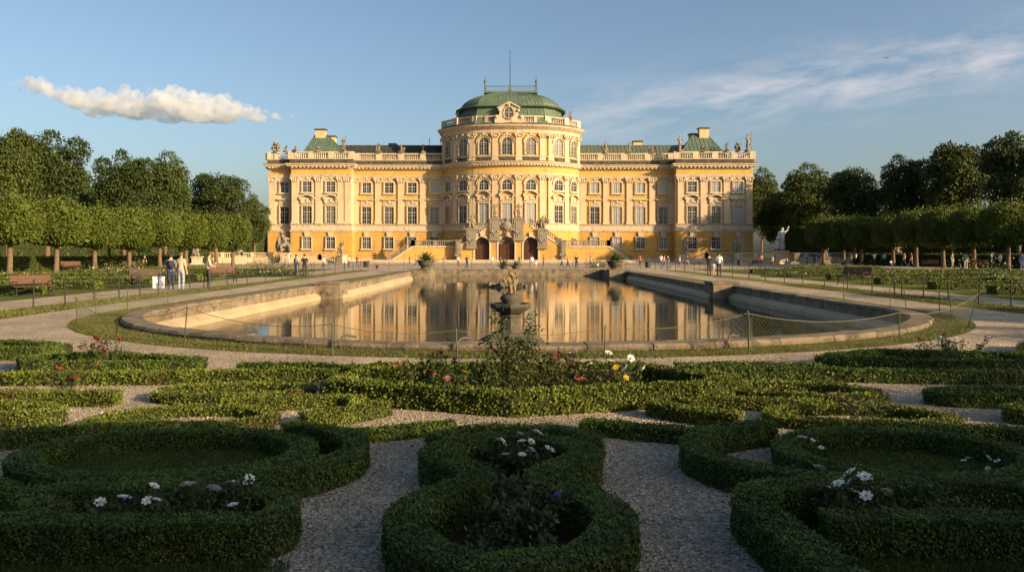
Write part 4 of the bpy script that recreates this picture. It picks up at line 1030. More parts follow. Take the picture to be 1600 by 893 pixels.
mb.blob((-.8, YS - .5, 7.3), (.8, .35, .95), 77, .08, 12); mb.blob((-.8, YS - .5, 8.5), (.5, .3, .4), 78, .3, 8); mb.blob((-.8, YS - .5, 5.6), (.4, .3, .5), 79, .3, 8)
sp(mb, 'cartouche', 'stair')
mb = MB()
for k in range(4): mb.box(-27 + k * .1, 27 - k * .1, 141.6 + k * .42, YS + .8, k * .13, (k + 1) * .13)
mb.build('front_steps', MT['trim'], PAL)
# ------------------------------------------------------------------ trees
def tree_proto(name, H_, Rx, seed, mat, nl=13000, leaf=.46, trunk_h=.28, lobes=64):
    g = np.random.default_rng(seed); rr = random.Random(seed)
    cz, rz_ = H_ * .60, H_ * .42
    C = []
    while len(C) < lobes:
        d = g.normal(size=3); d /= np.linalg.norm(d); q = g.uniform(.45, .86)
        p = d * np.array([Rx, Rx, rz_]) * q + np.array([0, 0, cz])
        if p[2] < H_ * .2: continue
        C.append((p, g.uniform(.16, .30) * Rx))
    Ps, Ns = [], []
    wts = np.array([c[1] ** 2 for c in C]); wts /= wts.sum(); cnts = (wts * nl).astype(int)
    for (c, r), k in zip(C, cnts):
        d = unit(g.normal(size=(k, 3))); d[:, 2] = np.where(d[:, 2] < -.5, -d[:, 2], d[:, 2])
        rad = r * np.array([1.15, 1.15, .85]) * (1 - .45 * g.random((k, 1)) ** 2.2) * (1 + .16 * np.sin(d[:, :1] * 7 + seed) * np.sin(d[:, 1:2] * 6 + d[:, 2:] * 5))
        Ps.append(c + d * rad); Ns.append(d)
    k = nl // 4; d = unit(g.normal(size=(k, 3))); Ps.append(d * np.array([Rx, Rx, rz_]) * g.uniform(.2, .8, (k, 1)) + np.array([0, 0, cz])); Ns.append(d)
    P, Nn = np.concatenate(Ps), np.concatenate(Ns)
    V = leaves(P, Nn, leaf, leaf * .72, (.05, .8), -.1, g)
    cr = qmesh('crown', V, [mat])
    mb = MB(); tr = H_ * .022
    mb.tube([(0, 0, -.1), (0, 0, .5), (.1, .05, H_ * .2), (.05, -.1, H_ * .45), (0, 0, H_ * .75)], [tr * 1.5, tr * 1.1, tr * .95, tr * .7, tr * .2], 9)
    for c, r in C[:14]:
        z0 = H_ * rr.uniform(.2, .45); m = Vector((c[0] * .4, c[1] * .4, z0 + (c[2] - z0) * .55))
        mb.tube([(0, 0, z0), m, Vector(c)], [tr * .5, tr * .3, tr * .1], 5)
    return cr, mb.mesh('trunk', MT['bark'], True)
TP = {k: tree_proto(k, 20, 7.5, s, MT[m], nl=n) for k, s, m, n in (('oak', 5, 'tree', 21000), ('chestnut', 9, 'tree2', 20000), ('ash', 14, 'tree3', 17000), ('elm', 23, 'tree', 19000))}
def tree(kind, X, Y, H_, Rx, label, group, rz=None):
    t = empty('leafy_tree', (X, Y, 0), label, 'tree', group, rz=random.uniform(0, 6.28) if rz is None else rz)
    t.scale = (Rx / 7.5, Rx / 7.5, H_ / 20)
    link('crown', TP[kind][0], t); link('trunk', TP[kind][1], t); return t
def tree_px(kind, px, topy, wpx, D, label, group):
    H_ = CAMH + (HY - topy) * D / F; tree(kind, xat(px, D), D, H_ * 1.0, wpx * D / F / 2 * .88, label, group)
GL, GR = 'tall trees behind the left clipped row', 'tall trees behind the right clipped row'
for a in (('chestnut', 12, 190, 120, 96, 'tall leafy tree cut by the left edge of the picture'), ('oak', 74, 190, 138, 104, 'tallest round dark tree on the left, under the left tip of the cloud'),
          ('oak', 194, 226, 100, 112, 'dark domed tree second from the left, under the middle of the cloud'), ('ash', 258, 244, 92, 116, 'sloping lighter tree right of the dark domed tree on the left'),
          ('elm', 338, 260, 108, 128, 'lower dark tree under the right tip of the cloud'), ('ash', 398, 308, 62, 150, 'small lighter tree touching the left end of the palace'),
          ('ash', 135, 285, 110, 125, 'leafy tree in the gap between the two tallest left trees, mostly hidden'), ('chestnut', 300, 318, 110, 140, 'low tree filling the gap behind the left clipped row, near its far end')):
    tree_px(*a, GL)
for a in (('ash', 1190, 268, 70, 172, 'thin tree just beyond the right end of the palace'), ('chestnut', 1215, 296, 85, 160, 'low bushy tree right of the palace end'), ('ash', 1262, 262, 112, 150, 'round sunlit tree right of the palace, its top catching the light'),
          ('elm', 1336, 250, 106, 136, 'dark tree between the two sunlit trees on the right'), ('oak', 1412, 233, 92, 128, 'dark pointed tree left of the tallest sunlit tree on the right'),
          ('chestnut', 1492, 214, 132, 118, 'tallest sunlit tree on the right with a broad open crown'), ('oak', 1592, 192, 122, 100, 'very dark tree cut by the right edge of the picture'), ('elm', 1440, 300, 130, 140, 'low dark tree filling the gap below the tallest right tree')):
    tree_px(*a, GR)
# clipped avenue trees
def clipped_proto(seed, mat, sx=4.75, sy=4.6, z0=2.9, z1=7.5, n=10500, leaf=.27):
    g = np.random.default_rng(seed); d = unit(g.normal(size=(n, 3)))
    e = 3.6; k = (np.abs(d) ** e).sum(1, keepdims=True) ** (-1 / e); sq = d * k
    h = (z1 - z0) / 2; rad = np.array([sx / 2, sy / 2, h]); bumpy = 1 + .05 * np.sin(sq[:, :1] * 6 + seed) * np.sin(sq[:, 1:2] * 5 + sq[:, 2:] * 4)
    dep = 1 - .35 * g.random((n, 1)) ** 3
    P = sq * rad * bumpy * dep + np.array([0, 0, (z0 + z1) / 2]); Nn = unit(np.sign(sq) * np.abs(sq) ** 2.5)
    top = (P[:, 2] > z1 - .35) & (g.random(n) < .5); P[top, 2] += g.exponential(.24, top.sum())
    V = leaves(P, Nn, leaf, leaf * .65, (.05, .8), .1, g)
    k = n // 5; P2 = g.uniform(-1, 1, (k, 3)) * rad * .8 + np.array([0, 0, (z0 + z1) / 2])
    V = np.concatenate([V, leaves(P2, unit(g.normal(size=(k, 3))), leaf * 1.6, leaf * 1.2, (.1, .8), 0, g)])
    mb = MB(); mb.tube([(0, 0, -.1), (0, 0, .3), (.04, .02, 1.6), (0, 0, 3.2), (.1, 0, 4.6)], [.34, .26, .22, .20, .10], 9)
    for k in range(6):
        a_ = k * 1.05; mb.tube([(0, 0, 2.7), (1.0 * math.cos(a_), 1.0 * math.sin(a_), 3.7), (1.9 * math.cos(a_), 1.9 * math.sin(a_), 4.6)], [.12, .08, .03], 5)
    return qmesh('crown', V, [mat]), mb.mesh('trunk', MT['bark'], True)
CP = [clipped_proto(31 + k, MT['lime'], 4.55 + .2 * (k % 2), 4.45, 2.9 - .12 * k, 6.7 - .1 * (k % 3)) for k in range(4)] 
def clipped(X, Y, label, group, k, s=1.0, rz=0):
    t = empty('clipped_tree', (X, Y, 0), label, 'tree', group, rz=rz); t.scale = (s, s, s)
    link('crown', CP[k][0], t); link('trunk', CP[k][1], t); return t
ORD = ['nearest', 'second', 'third', 'fourth', 'fifth', 'sixth', 'seventh', 'eighth', 'ninth', 'tenth', 'eleventh']
for i, (px, fy) in enumerate(((15, 428), (88, 425.5), (148, 422.5), (202, 421), (250, 419.5), (291, 418), (328, 417), (364, 416))):
    X, Y = gp(px, fy); clipped(X, Y, f'box-clipped tree on a bare trunk, {ORD[i]} in the left row counting from the picture edge', 'clipped trees of the left row', i % 4, 1.0, R(90) * (i // 2 % 4))
for i, (px, D) in enumerate(((1640, 74), (1575, 82), (1522, 88), (1474, 94), (1432, 100), (1396, 106), (1346, 113), (1318, 117), (1286, 121))):
    X = xat(px, D) if i else 62; lab = f'box-clipped tree in shade, {ORD[i - 1]} in the right row counting from the picture edge' if i else 'box-clipped tree standing beyond the right edge of the picture'
    clipped(X, D, lab, 'clipped trees of the right row', i % 4, 1.06, R(90) * (i // 2 % 4))
# tall hedges behind the rows and beside the palace
def wallhedge(label, pts, wd, h, L=.26, dens=55, mat='beech', seed=0, name='tall_hedge'):
    return hedge(name, label, resample(pts, 1.0), False, wd, h, L, L * .7, dens, mat, 'hedge', seed=seed)
wallhedge('waist-high clipped hedge lit by the sun behind the left row of trees', [(-56, 74), (-51, 92), (-48, 108)], 1.4, 1.45, .16, 150, 'lime', 201)
wallhedge('tall dark hedge far behind the left row of trees', [(-75, 80), (-64, 112), (-56, 142)], 3, 4.6, .4, 30, 'beech', 202)
wallhedge('tall dark hedge beside the left end of the palace', [(-56, 143), (-54.5, 160), (-70, 170)], 3, 6.5, .4, 30, 'beech', 203)
wallhedge('chest-high dark hedge behind the right row of trees', [(66, 84), (59, 105), (55.5, 118)], 1.6, 1.7, .16, 150, 'beech', 204)
wallhedge('tall dark hedge far behind the right row of trees', [(84, 84), (74, 112), (66, 140)], 3, 5.6, .4, 30, 'beech', 205)
wallhedge('tall clipped hedge right of the palace end, behind the white statue', [(55, 152), (62, 146), (74, 132)], 3, 7.2, .4, 30, 'beech', 206)
# trees behind and to the right of the viewer: they throw the evening shade over the near parterre
GB = 'garden trees behind the viewer'
SHADE = [(15, -9.8, 8.4, 4), (21, -10.2, 9.4, 4.2), (27, -9.8, 9.6, 4.2), (32, -9.5, 9.5, 3.8), (9, -9.5, 7.6, 4), (38.5, -9.3, 12.3, 4.2), (43, -2.5, 11.8, 4.4), (44, 6, 11.4, 4.2), (46, 15, 10.8, 4.2), (94, 113, 29, 7.5)]  # last one, far right, added out of view to shade the palace front
for i, (X, Y, H_, Rr) in enumerate(SHADE):
    tree(('oak', 'elm', 'chestnut')[i % 3], X, Y, H_, Rr, f'leafy tree outside the picture, placed for its shade, {ORD[min(i, 10)] if i < 11 else "last"} of its row', GB)

wallhedge('tall dense hedge added behind the viewer, unseen, to block low sky light', [(-40, -9), (14, -9)], 2, 6.0, .4, 24, 'beech', 207)  # added to cut horizon glow on the sides of the near hedges
wallhedge('very tall clipped hedge added out of view on the right to shade the foreground', [(6, -9.6), (35, -9.6)], 2.4, 9.25, .34, 40, 'beech', 208)  # added for a crisp shade edge across the near parterre
# ------------------------------------------------------------------ statues
def stat_mesh(kind, seed=0):
    V = dict(hip=(0, 0, .98), waist=(.02, 0, 1.15), chest=(.0, 0, 1.38), neck=(0, -.01, 1.55), head=(.01, -.03, 1.70), top=(.01, -.02, 1.80),
             ls=(-.2, 0, 1.45), le=(-.32, -.05, 1.2), lw=(-.2, -.2, 1.08), rs=(.2, 0, 1.45), re=(.34, -.05, 1.28), rw=(.36, -.2, 1.12),
             k1=(-.06, -.05, .55), f1=(-.09, -.02, .05), k2=(.1, -.02, .55), f2=(.12, .04, .05), hem=(.02, .06, .05), mid=(.02, .04, .5))
    if kind == 'raised': V.update(re=(.38, -.05, 1.62), rw=(.42, -.1, 1.92))
    if kind == 'crouch': V.update(hip=(.05, .1, .55), waist=(.02, .05, .75), chest=(-.05, -.08, .95), neck=(-.1, -.18, 1.08), head=(-.13, -.25, 1.2), top=(-.13, -.24, 1.3), ls=(-.26, -.05, 1.0), rs=(.15, -.05, 1.02), le=(-.4, -.2, .8), lw=(-.3, -.35, .6), re=(.35, -.1, .85), rw=(.42, -.3, .95), k1=(-.2, -.3, .55), k2=(.3, -.2, .5), f1=(-.2, -.2, .05), f2=(.3, .0, .05), hem=(.1, .3, .05), mid=(.1, .25, .3))
    if kind == 'sit': V.update(hip=(0, .1, .5), waist=(.02, .1, .7), chest=(0, .06, .93), neck=(.03, .04, 1.1), head=(.06, .0, 1.24), top=(.06, .01, 1.34), ls=(-.2, .06, 1.0), rs=(.2, .06, 1.0), le=(-.36, .0, .78), lw=(-.42, -.15, .6), re=(.34, -.05, 1.15), rw=(.25, -.12, 1.4), k1=(-.12, -.32, .52), k2=(.14, -.3, .5), f1=(-.14, -.35, .05), f2=(.18, -.2, .05), hem=(.2, .15, .05), mid=(.1, .2, .28))
    rad = dict(hip=.17, waist=.13, chest=.17, neck=.06, head=.105, top=.08, ls=.08, le=.06, lw=.045, rs=.08, re=.06, rw=.045, k1=.12, f1=.09, k2=.12, f2=.08, hem=.15, mid=.16)
    ks = list(V); ix = {k: i for i, k in enumerate(ks)}
    E = [('hip', 'waist'), ('waist', 'chest'), ('chest', 'neck'), ('neck', 'head'), ('head', 'top'), ('chest', 'ls'), ('ls', 'le'), ('le', 'lw'), ('chest', 'rs'), ('rs', 're'), ('re', 'rw'), ('hip', 'k1'), ('k1', 'f1'), ('hip', 'k2'), ('k2', 'f2'), ('hip', 'mid'), ('mid', 'hem')]
    me = skinned('figure', [V[k] for k in ks], [(ix[a], ix[b]) for a, b in E], [rad[k] for k in ks], 0, 2, [MT['statue']])
    # folds of drapery
    for v in me.vertices:
        x, y, z = v.co; f = math.sin(math.atan2(y, x) * 9 + z * 3) * .022 * (z < 1.0) + math.sin(z * 23 + x * 9) * .012
        v.co.x *= 1 + f * 2; v.co.y *= 1 + f * 2
    return me
SM = {k: stat_mesh(k) for k in ('stand', 'raised', 'crouch', 'sit')}
def with_mat(me, mat):
    m = me.copy(); m.materials.clear(); m.materials.append(MT[mat]); return m
SMW = {k: with_mat(v, 'palestatue') for k, v in SM.items()}; SMG = {k: with_mat(v, 'goldlit_stone') for k, v in SM.items()}
def pedestal_mesh(w_, h, key='statue', orn=False):
    mb = MB(); mb.box(-w_ * .6, w_ * .6, -w_ * .6, w_ * .6, 0, h * .16); mb.box(-w_ * .47, w_ * .47, -w_ * .47, w_ * .47, h * .163, h * .86); mb.box(-w_ * .58, w_ * .58, -w_ * .58, w_ * .58, h * .863, h)
    if h > .7: mb.box(-w_ * .3, w_ * .3, -w_ * .5, -w_ * .472, h * .28, h * .74)
    return mb.mesh('pedestal', MT[key])
GS = 'stone statues along the palace roof'
def statue(label, X, Y, z, hgt, kind, rz=0, ped=(.9, .5), group=None, set_=SM, pk='statue', extra=None):
    s = empty('stone_statue', (X, Y, z), label, 'statue', group, rz=rz)
    link('pedestal', pedestal_mesh(ped[0], ped[1], pk), s, (0, 0, 0))
    base = {'stand': 1.82, 'raised': 1.97, 'crouch': 1.34, 'sit': 1.46}[kind]
    k = (hgt - ped[1]) / base; f = link('figure', set_[kind], s, (0, 0, ped[1] - .04 * k)); f.scale = (k * 1.1, k * 1.1, k)
    if extra:
        mb = MB(); extra(mb, ped[1], k); mb.build('attribute', [MT['statue'] if set_ is SM else MT['palestatue']], s)
    return s
def trophy(mb, z, k):
    for i in range(9): mb.blob((random.uniform(-.5, .6) * k, random.uniform(0, .4) * k, z + random.uniform(.2, .9) * k), tuple(random.uniform(.15, .32) * k for _ in range(3)), i, .3, 7)
def staff(mb, z, k): mb.tube([(.42 * k, -.1 * k, z), (.42 * k, -.1 * k, z + 2.1 * k)], .03 * k, 5); mb.box(.30 * k, .54 * k, -.13 * k, -.07 * k, z + 1.85 * k, z + 1.92 * k)
def putto(mb, z, k): mb.blob((-.45 * k, -.1 * k, z + .45 * k), (.2 * k, .18 * k, .4 * k), 3, .2, 8); mb.blob((-.42 * k, -.15 * k, z + .95 * k), .14 * k, 4, .05, 8); mb.tube([(-.3 * k, -.1 * k, z + .7 * k), (-.05 * k, -.2 * k, z + .9 * k)], .06 * k, 5)
zt = 23.42
for px, Y, topy, kind, lab, ex in (
    (431, YR, 220, 'crouch', 'large crouching stone group on the left corner of the palace roof', trophy), (447, YR + 1, 226, 'sit', 'dark small seated figure beside the corner group on the left roof', None),
    (462, YP, 227, 'crouch', 'small crouching figure left of the left green roof', None), (497, YP, 227, 'crouch', 'small crouching figure in front of the left green roof', trophy),
    (536.5, YP, 215, 'stand', 'tall standing statue at the inner corner of the left pavilion roof', staff), (592, YW, 222, 'stand', 'standing statue nearest the pavilion on the dark left wing roof', putto),
    (627, YW, 223, 'raised', 'statue with a lifted arm in the middle of the dark left wing roof', trophy), (661, YW, 224, 'stand', 'greyish statue nearest the dome on the dark left wing roof', None),
    (946.5, YW, 220, 'stand', 'statue nearest the dome on the brown and green right wing roof', trophy), (983, YW, 220, 'raised', 'slim statue in the middle of the right wing roof', None), (1019.5, YW, 226, 'sit', 'seated statue on the right wing roof near the pavilion', trophy),
    (1062, YP, 211, 'stand', 'tall standing statue at the inner corner of the right pavilion roof', None), (1099, YP, 224, 'crouch', 'small crouching figure in front of the right green roof', trophy),
    (1135, YP, 222, 'sit', 'small seated figure right of the right green roof', None), (1153.5, YP, 221, 'crouch', 'crouching group beside the far right corner statue on the roof', trophy), (1168.5, YP, 209, 'stand', 'tall statue with a staff on the right corner of the palace roof', staff)):
    zz = zt; h = CAMH + (HY - topy) * Y / F - zz; statue(lab, xat(px, Y), Y + .02, zz, h, kind, random.uniform(-.5, .5), (1.0, .35), GS, extra=ex)
for px, lab in ((715, 'stone bust-like figure on the left side of the dome parapet'), (891, 'stone bust-like figure on the right side of the dome parapet')):
    statue(lab, xat(px, 157), 157.4, 30.25, 1.9, 'sit', 0, (.8, .3), GS)
for px, z0, topy, kind, lab, ex in ((736.5, 6.6, 333, 'sit', 'seated stone figure low on the left stair pier', putto), (773, 8.75, 315, 'raised', 'tall statue with lifted arm on the left pier above the doors', staff),
        (810.5, 8.75, 316, 'stand', 'tall standing statue on the right pier above the doors', putto), (847.5, 6.6, 334, 'sit', 'seated stone figure low on the right stair pier', trophy)):
    statue(lab, xat(px, YS), YS + .15, z0, CAMH + (HY - topy) * YS / F - z0, kind, 0, (1.1, .3), 'statues on the palace stair', extra=ex)
for px, Y, topy, ph, kind, lab, set_, ex in (
    (446, 139, 364, 1.9, 'crouch', 'large stone group on a pedestal before the left pavilion', SM, putto), (533.5, 139, 375, 1.5, 'raised', 'stone group with a lifted arm on the ramp end before the left pavilion', SM, putto),
    (376, 128, 383, 1.4, 'crouch', 'stone sphinx-like figure at the left terrace end, behind the last clipped tree', SM, putto), (308, 122, 384, 1.3, 'sit', 'pale seated figure glimpsed between the trunks of the left row', SM, putto),
    (1069.5, 139, 371, 1.6, 'stand', 'slim stone figure at the ramp end before the right pavilion', SM, None), (1153, 139, 364, 1.9, 'raised', 'stone group on a pedestal before the right pavilion', SM, putto),
    (1222, 126, 351, 2.3, 'raised', 'tall white marble statue right of the palace', SMW, putto), (1290, 122, 386, 1.2, 'sit', 'small pale figure under the first clipped trees right of the palace', SM, putto), (1402, 112, 381, 1.5, 'crouch', 'pale stone figure showing above the right hedge', SM, None)):
    statue(lab, xat(px, Y), Y, 0, CAMH + (HY - topy) * Y / F, kind, random.uniform(-.4, .4), (1.5, ph), 'garden statues on pedestals', set_, 'trim', ex)
# pale urn block beside the white statue
s = empty('stone_urn', (xat(1240, 127), 127, 0), 'pale square urn block beside the white marble statue', 'urn'); mb = MB(); mb.box(-1, 1, -1, 1, 0, .5); mb.lathe([(.5, .5), (.4, .7), (.8, 1.1), (1.45, 2.0), (1.6, 2.3), (1.5, 2.36)], (0, 0, 0), 14); mb.build('urn_body', MT['statue'], s); s.scale = (.72, .72, .8)

# terrace balustrades in front of the pavilions
for lab, pts in (('white balustrade of the left terrace, sloping down towards the stair', [(xat(300, 137), 137, .9), (xat(395, 140), 140, .9), (xat(452, 140), 140, .9), (xat(500, 140), 140, .55), (xat(537, 140), 140, -.35)]),
                 ('white balustrade of the right terrace, sloping down towards the stair', [(xat(1066, 140), 140, -.35), (xat(1104, 140), 140, .85), (xat(1150, 140), 140, .9), (xat(1225, 140), 140, .9), (xat(1330, 137), 137, .9)])):
    e = empty('terrace_balustrade', (pts[2][0], 140, 0), lab, 'balustrade', world=True)
    baluster_run('baluster_rail', pts, 1.05, MT['trim'], e, ped=4.5, sp=.36, pedw=.28)
    mb = MB()
    for a, b in zip(pts, pts[1:]): mb.add([(a[0], a[1] + d, z) for d in (-.2, .6) for z in (-.1, a[2] + .01)] + [(b[0], b[1] + d, z) for d in (-.2, .6) for z in (-.1, b[2] + .01)], [(0, 1, 3, 2), (4, 6, 7, 5), (0, 4, 5, 1), (2, 3, 7, 6), (1, 5, 7, 3), (0, 2, 6, 4)])
    mb.build('retaining_wall', MT['cream'], e)

# ------------------------------------------------------------------ fountains and planters
f = empty('fountain', (0, 20, -.62), 'mossy stone fountain with a wide bowl and small gold-lit figure near the front', 'fountain')
mb = MB(); mb.box(-.93, .93, -.85, .85, -.2, .16); mb.add([(-.9, -.82, .16), (.9, -.82, .16), (.9, .82, .16), (-.9, .82, .16), (-.42, -.4, .46), (.42, -.4, .46), (.42, .4, .46), (-.42, .4, .46)], [(0, 1, 5, 4), (1, 2, 6, 5), (2, 3, 7, 6), (3, 0, 4, 7), (4, 5, 6, 7)]); mb.build('base', MT['fountain'], f)
mb = MB(); mb.lathe([(.40, .44), (.33, .50), (.28, .56), (.275, .86), (.31, .90), (.30, .95)], n=8); mb.build('shaft', MT['fountain'], f, False)
mb = MB(); mb.lathe([(.27, .951), (.40, 1.02), (.53, 1.12), (.56, 1.17), (.56, 1.24), (.50, 1.245), (.45, 1.2), (.1, 1.18)], n=8); mb.build('bowl', MT['fountain'], f)
mb = MB(); mb.lathe([(.26, 1.19), (.22, 1.27), (.27, 1.33), (.29, 1.40), (.24, 1.46), (.16, 1.5)], n=14); mb.build('globe', MT['fountain'], f, True)
g_ = link('figure', SMG['sit'], f, (0, 0, 1.47), .4); g_.scale = (.44, .44, .46)
mb = MB(); mb.tube([(-.02, .05, 1.5), (.08, .08, 1.75), (.06, .02, 1.98), (-.04, -.04, 2.08)], [.11, .10, .07, .02], 8); mb.add([(-.04, -.04, 2.04), (-.2, -.02, 2.16), (-.06, .0, 2.1), (.12, .02, 2.18), (.0, .06, 2.06)], [(0, 1, 2), (0, 2, 3), (0, 3, 4), (0, 4, 1), (1, 4, 2), (2, 4, 3)]); mb.build('fish', MT['goldlit_stone'], f)
f2 = empty('fountain', (xat(796, 56), 56, -.62), 'dark rock island with golden figures near the far end of the pond', 'fountain')
mb = MB()
for k in range(16):
    a_ = k * .7; mb.blob((1.35 * math.cos(a_) * random.uniform(.3, 1), .8 * math.sin(a_) * random.uniform(.3, 1), random.uniform(-.05, .15)), (random.uniform(.3, .6), random.uniform(.3, .5), random.uniform(.12, .3)), k, .35, 7)
mb.build('rock_base', MT['fountain'], f2)
for (x, y, k, rz_, kd) in ((0, 0, .62, .3, 'raised'), (-.45, -.1, .5, 1.0, 'crouch'), (.5, -.1, .5, -1, 'sit')):
    q = link('figure', SMG[kd], f2, (x, y, .2), rz_); q.scale = (k, k, k)
def agave(mb, n, L, seed, z0=0, mi=0):
    rr = random.Random(seed)
    for k in range(n):
        a_ = k * 2.4 + rr.uniform(-.2, .2); e = .25 + 1.15 * (k / n); l = L * rr.uniform(.8, 1.1); d = Vector((math.cos(a_), math.sin(a_), 0)); s = Vector((-d.y, d.x, 0)); w_ = l * .075
        pts = [Vector((0, 0, z0)) + d * (l * t * math.cos(e) * (1 + .2 * t)) + Vector((0, 0, l * (t * math.sin(e) - .25 * t * t * (1.4 - e)))) for t in (0, .35, .7, 1)]
        ws = (w_ * .8, w_, w_ * .7, .004)
        for i in range(3):
            mb.add([pts[i] - s * ws[i], pts[i] + Vector((0, 0, -w_ * .5)), pts[i] + s * ws[i], pts[i + 1] + s * ws[i + 1], pts[i + 1] + Vector((0, 0, -w_ * .4)), pts[i + 1] - s * ws[i + 1]], [(0, 1, 4, 5), (1, 2, 3, 4), (0, 5, 3, 2)], mi)
def planter(label, X, Y, z, r, h, L, n, seed):
    p = empty('planter', (X, Y, z), label, 'planter', 'stone planters round the far end of the pond')
    mb = MB(); mb.lathe([(r * .62, 0), (r * .66, h * .12), (r * .55, h * .2), (r * .9, h * .55), (r * .98, h * .8), (r * 1.08, h * .86), (r * 1.08, h), (r * .92, h), (r * .9, h * .9), (.05, h * .88)], n=16); mb.build('bowl', MT['fountain'], p)
    mb = MB(); agave(mb, n, L, seed, h * .85); mb.build('foliage', MT['agave'], p, recalc=False)
planter('stone bowl with a spiky plant on the left far corner of the pond', xat(665, 73.6), 73.6, .34, .8, .85, 1.15, 60, 1)
planter('stone bowl with a spiky plant on the right far corner of the pond', xat(961, 73.6), 73.6, .34, .8, .82, 1.15, 60, 2)
planter('small tub plant behind the pond, left of the middle', xat(788, 83), 83, 0, .5, .5, .9, 40, 3)
planter('small tub plant behind the pond, right of the middle', xat(806, 83.6), 83.6, 0, .5, .5, .8, 40, 4)
# ------------------------------------------------------------------ people
CLOTH = {}
def cloth(name, c):
    if name not in CLOTH: CLOTH[name] = surf(name + '_cloth', tuple(q * .85 for q in c), c, 6, .9, 40, .2)
    return CLOTH[name]
SKIN = surf('skin', (.42, .25, .17), (.48, .29, .20), 5, .6, 40, .05); HAIRM = surf('dark_hair', (.03, .02, .014), (.055, .035, .02), 20, .7, 60, .3); HAIRB = surf('brown_hair', (.12, .07, .035), (.18, .11, .05), 20, .7, 60, .3)
COLS = dict(white=(.72, .71, .68), cream=(.62, .53, .38), beige=(.56, .44, .29), blue=(.10, .19, .36), lightblue=(.32, .42, .54), black=(.018, .018, .02), dark=(.04, .04, .048), grey=(.24, .24, .25),
            red=(.42, .05, .04), green=(.08, .13, .07), jeans=(.13, .18, .27), palejeans=(.30, .34, .40), navy=(.03, .04, .09), khaki=(.30, .25, .16), brown=(.12, .07, .04), pink=(.55, .28, .27), orange=(.55, .2, .06))
def person_mesh(pose, fingers=True):
    V = dict(pel=(0, 0, .96), sp=(0, .01, 1.13), ch=(0, 0, 1.36), nk=(0, .01, 1.50), hb=(0, -.01, 1.575), hd=(0, -.015, 1.655), tp=(0, -.005, 1.715), ns=(0, -.10, 1.63),
             lsh=(-.175, .01, 1.425), rsh=(.175, .01, 1.425), lel=(-.235, .03, 1.14), rel=(.235, .03, 1.14), lwr=(-.245, -.05, .90), rwr=(.245, -.05, .90), lhd=(-.245, -.075, .83), rhd=(.245, -.075, .83),
             lhp=(-.09, 0, .90), rhp=(.09, 0, .90), lkn=(-.10, -.02, .50), rkn=(.10, -.02, .50), lan=(-.105, .02, .09), ran=(.105, .02, .09), lto=(-.12, -.15, .035), rto=(.12, -.15, .035))
    if pose == 'walk': V.update(lkn=(-.09, -.20, .52), lan=(-.09, -.30, .10), lto=(-.09, -.46, .06), rkn=(.09, .04, .49), ran=(.09, .30, .14), rto=(.09, .20, .03), lel=(-.23, .12, 1.16), lwr=(-.23, .16, .92), lhd=(-.23, .14, .85), rel=(.23, -.05, 1.15), rwr=(.22, -.20, .95), rhd=(.21, -.26, .90))
    if pose == 'bent': V.update(rel=(.25, -.04, 1.16), rwr=(.16, -.26, 1.22), rhd=(.12, -.31, 1.25), lel=(-.25, -.02, 1.15), lwr=(-.12, -.24, 1.12), lhd=(-.06, -.29, 1.12))
    if pose == 'hip': V.update(rel=(.34, .08, 1.18), rwr=(.20, -.02, 1.02), rhd=(.14, -.07, 1.0))
    if pose == 'raise': V.update(rel=(.33, -.08, 1.48), rwr=(.22, -.18, 1.66), rhd=(.17, -.2, 1.70), lel=(-.33, -.08, 1.48), lwr=(-.2, -.18, 1.64), lhd=(-.15, -.2, 1.68))
    if pose == 'sit':
        for k in V:
            if k[1:] not in ('hp', 'kn', 'an', 'to'): x, y, z = V[k]; V[k] = (x, y + .03, z - .48)
        V.update(lhp=(-.09, 0, .46), rhp=(.09, 0, .46), lkn=(-.11, -.42, .50), rkn=(.11, -.42, .50), lan=(-.11, -.42, .09), ran=(.11, -.44, .09), lto=(-.12, -.58, .035), rto=(.12, -.60, .035), lel=(-.24, -.06, .70), lwr=(-.15, -.28, .62), lhd=(-.12, -.35, .60), rel=(.24, -.06, .70), rwr=(.15, -.28, .62), rhd=(.12, -.35, .60))
    if pose == 'crouch':
        for k in V:
            if k[1:] not in ('hp', 'kn', 'an', 'to'): x, y, z = V[k]; V[k] = (x, y - .35 * max(0, z - .9) , z * .92 - .55)
        V.update(lhp=(-.09, 0, .32), rhp=(.09, 0, .32), lkn=(-.14, -.38, .52), rkn=(.14, -.36, .50), lan=(-.11, -.1, .09), ran=(.11, -.08, .09), lto=(-.12, -.26, .035), rto=(.12, -.24, .035))
    rad = dict(pel=(.165, .125), sp=(.135, .105), ch=(.165, .115), nk=.055, hb=.07, hd=.093, tp=.07, ns=.016, lsh=.068, rsh=.068, lel=.045, rel=.045, lwr=.031, rwr=.031, lhd=.038, rhd=.038, lhp=.098, rhp=.098, lkn=.066, rkn=.066, lan=.044, ran=.044, lto=.038, rto=.038)
    E = [('pel', 'sp'), ('sp', 'ch'), ('ch', 'nk'), ('nk', 'hb'), ('hb', 'hd'), ('hd', 'tp'), ('hd', 'ns'), ('ch', 'lsh'), ('lsh', 'lel'), ('lel', 'lwr'), ('lwr', 'lhd'), ('ch', 'rsh'), ('rsh', 'rel'), ('rel', 'rwr'), ('rwr', 'rhd'),
         ('pel', 'lhp'), ('lhp', 'lkn'), ('lkn', 'lan'), ('lan', 'lto'), ('pel', 'rhp'), ('rhp', 'rkn'), ('rkn', 'ran'), ('ran', 'rto')]
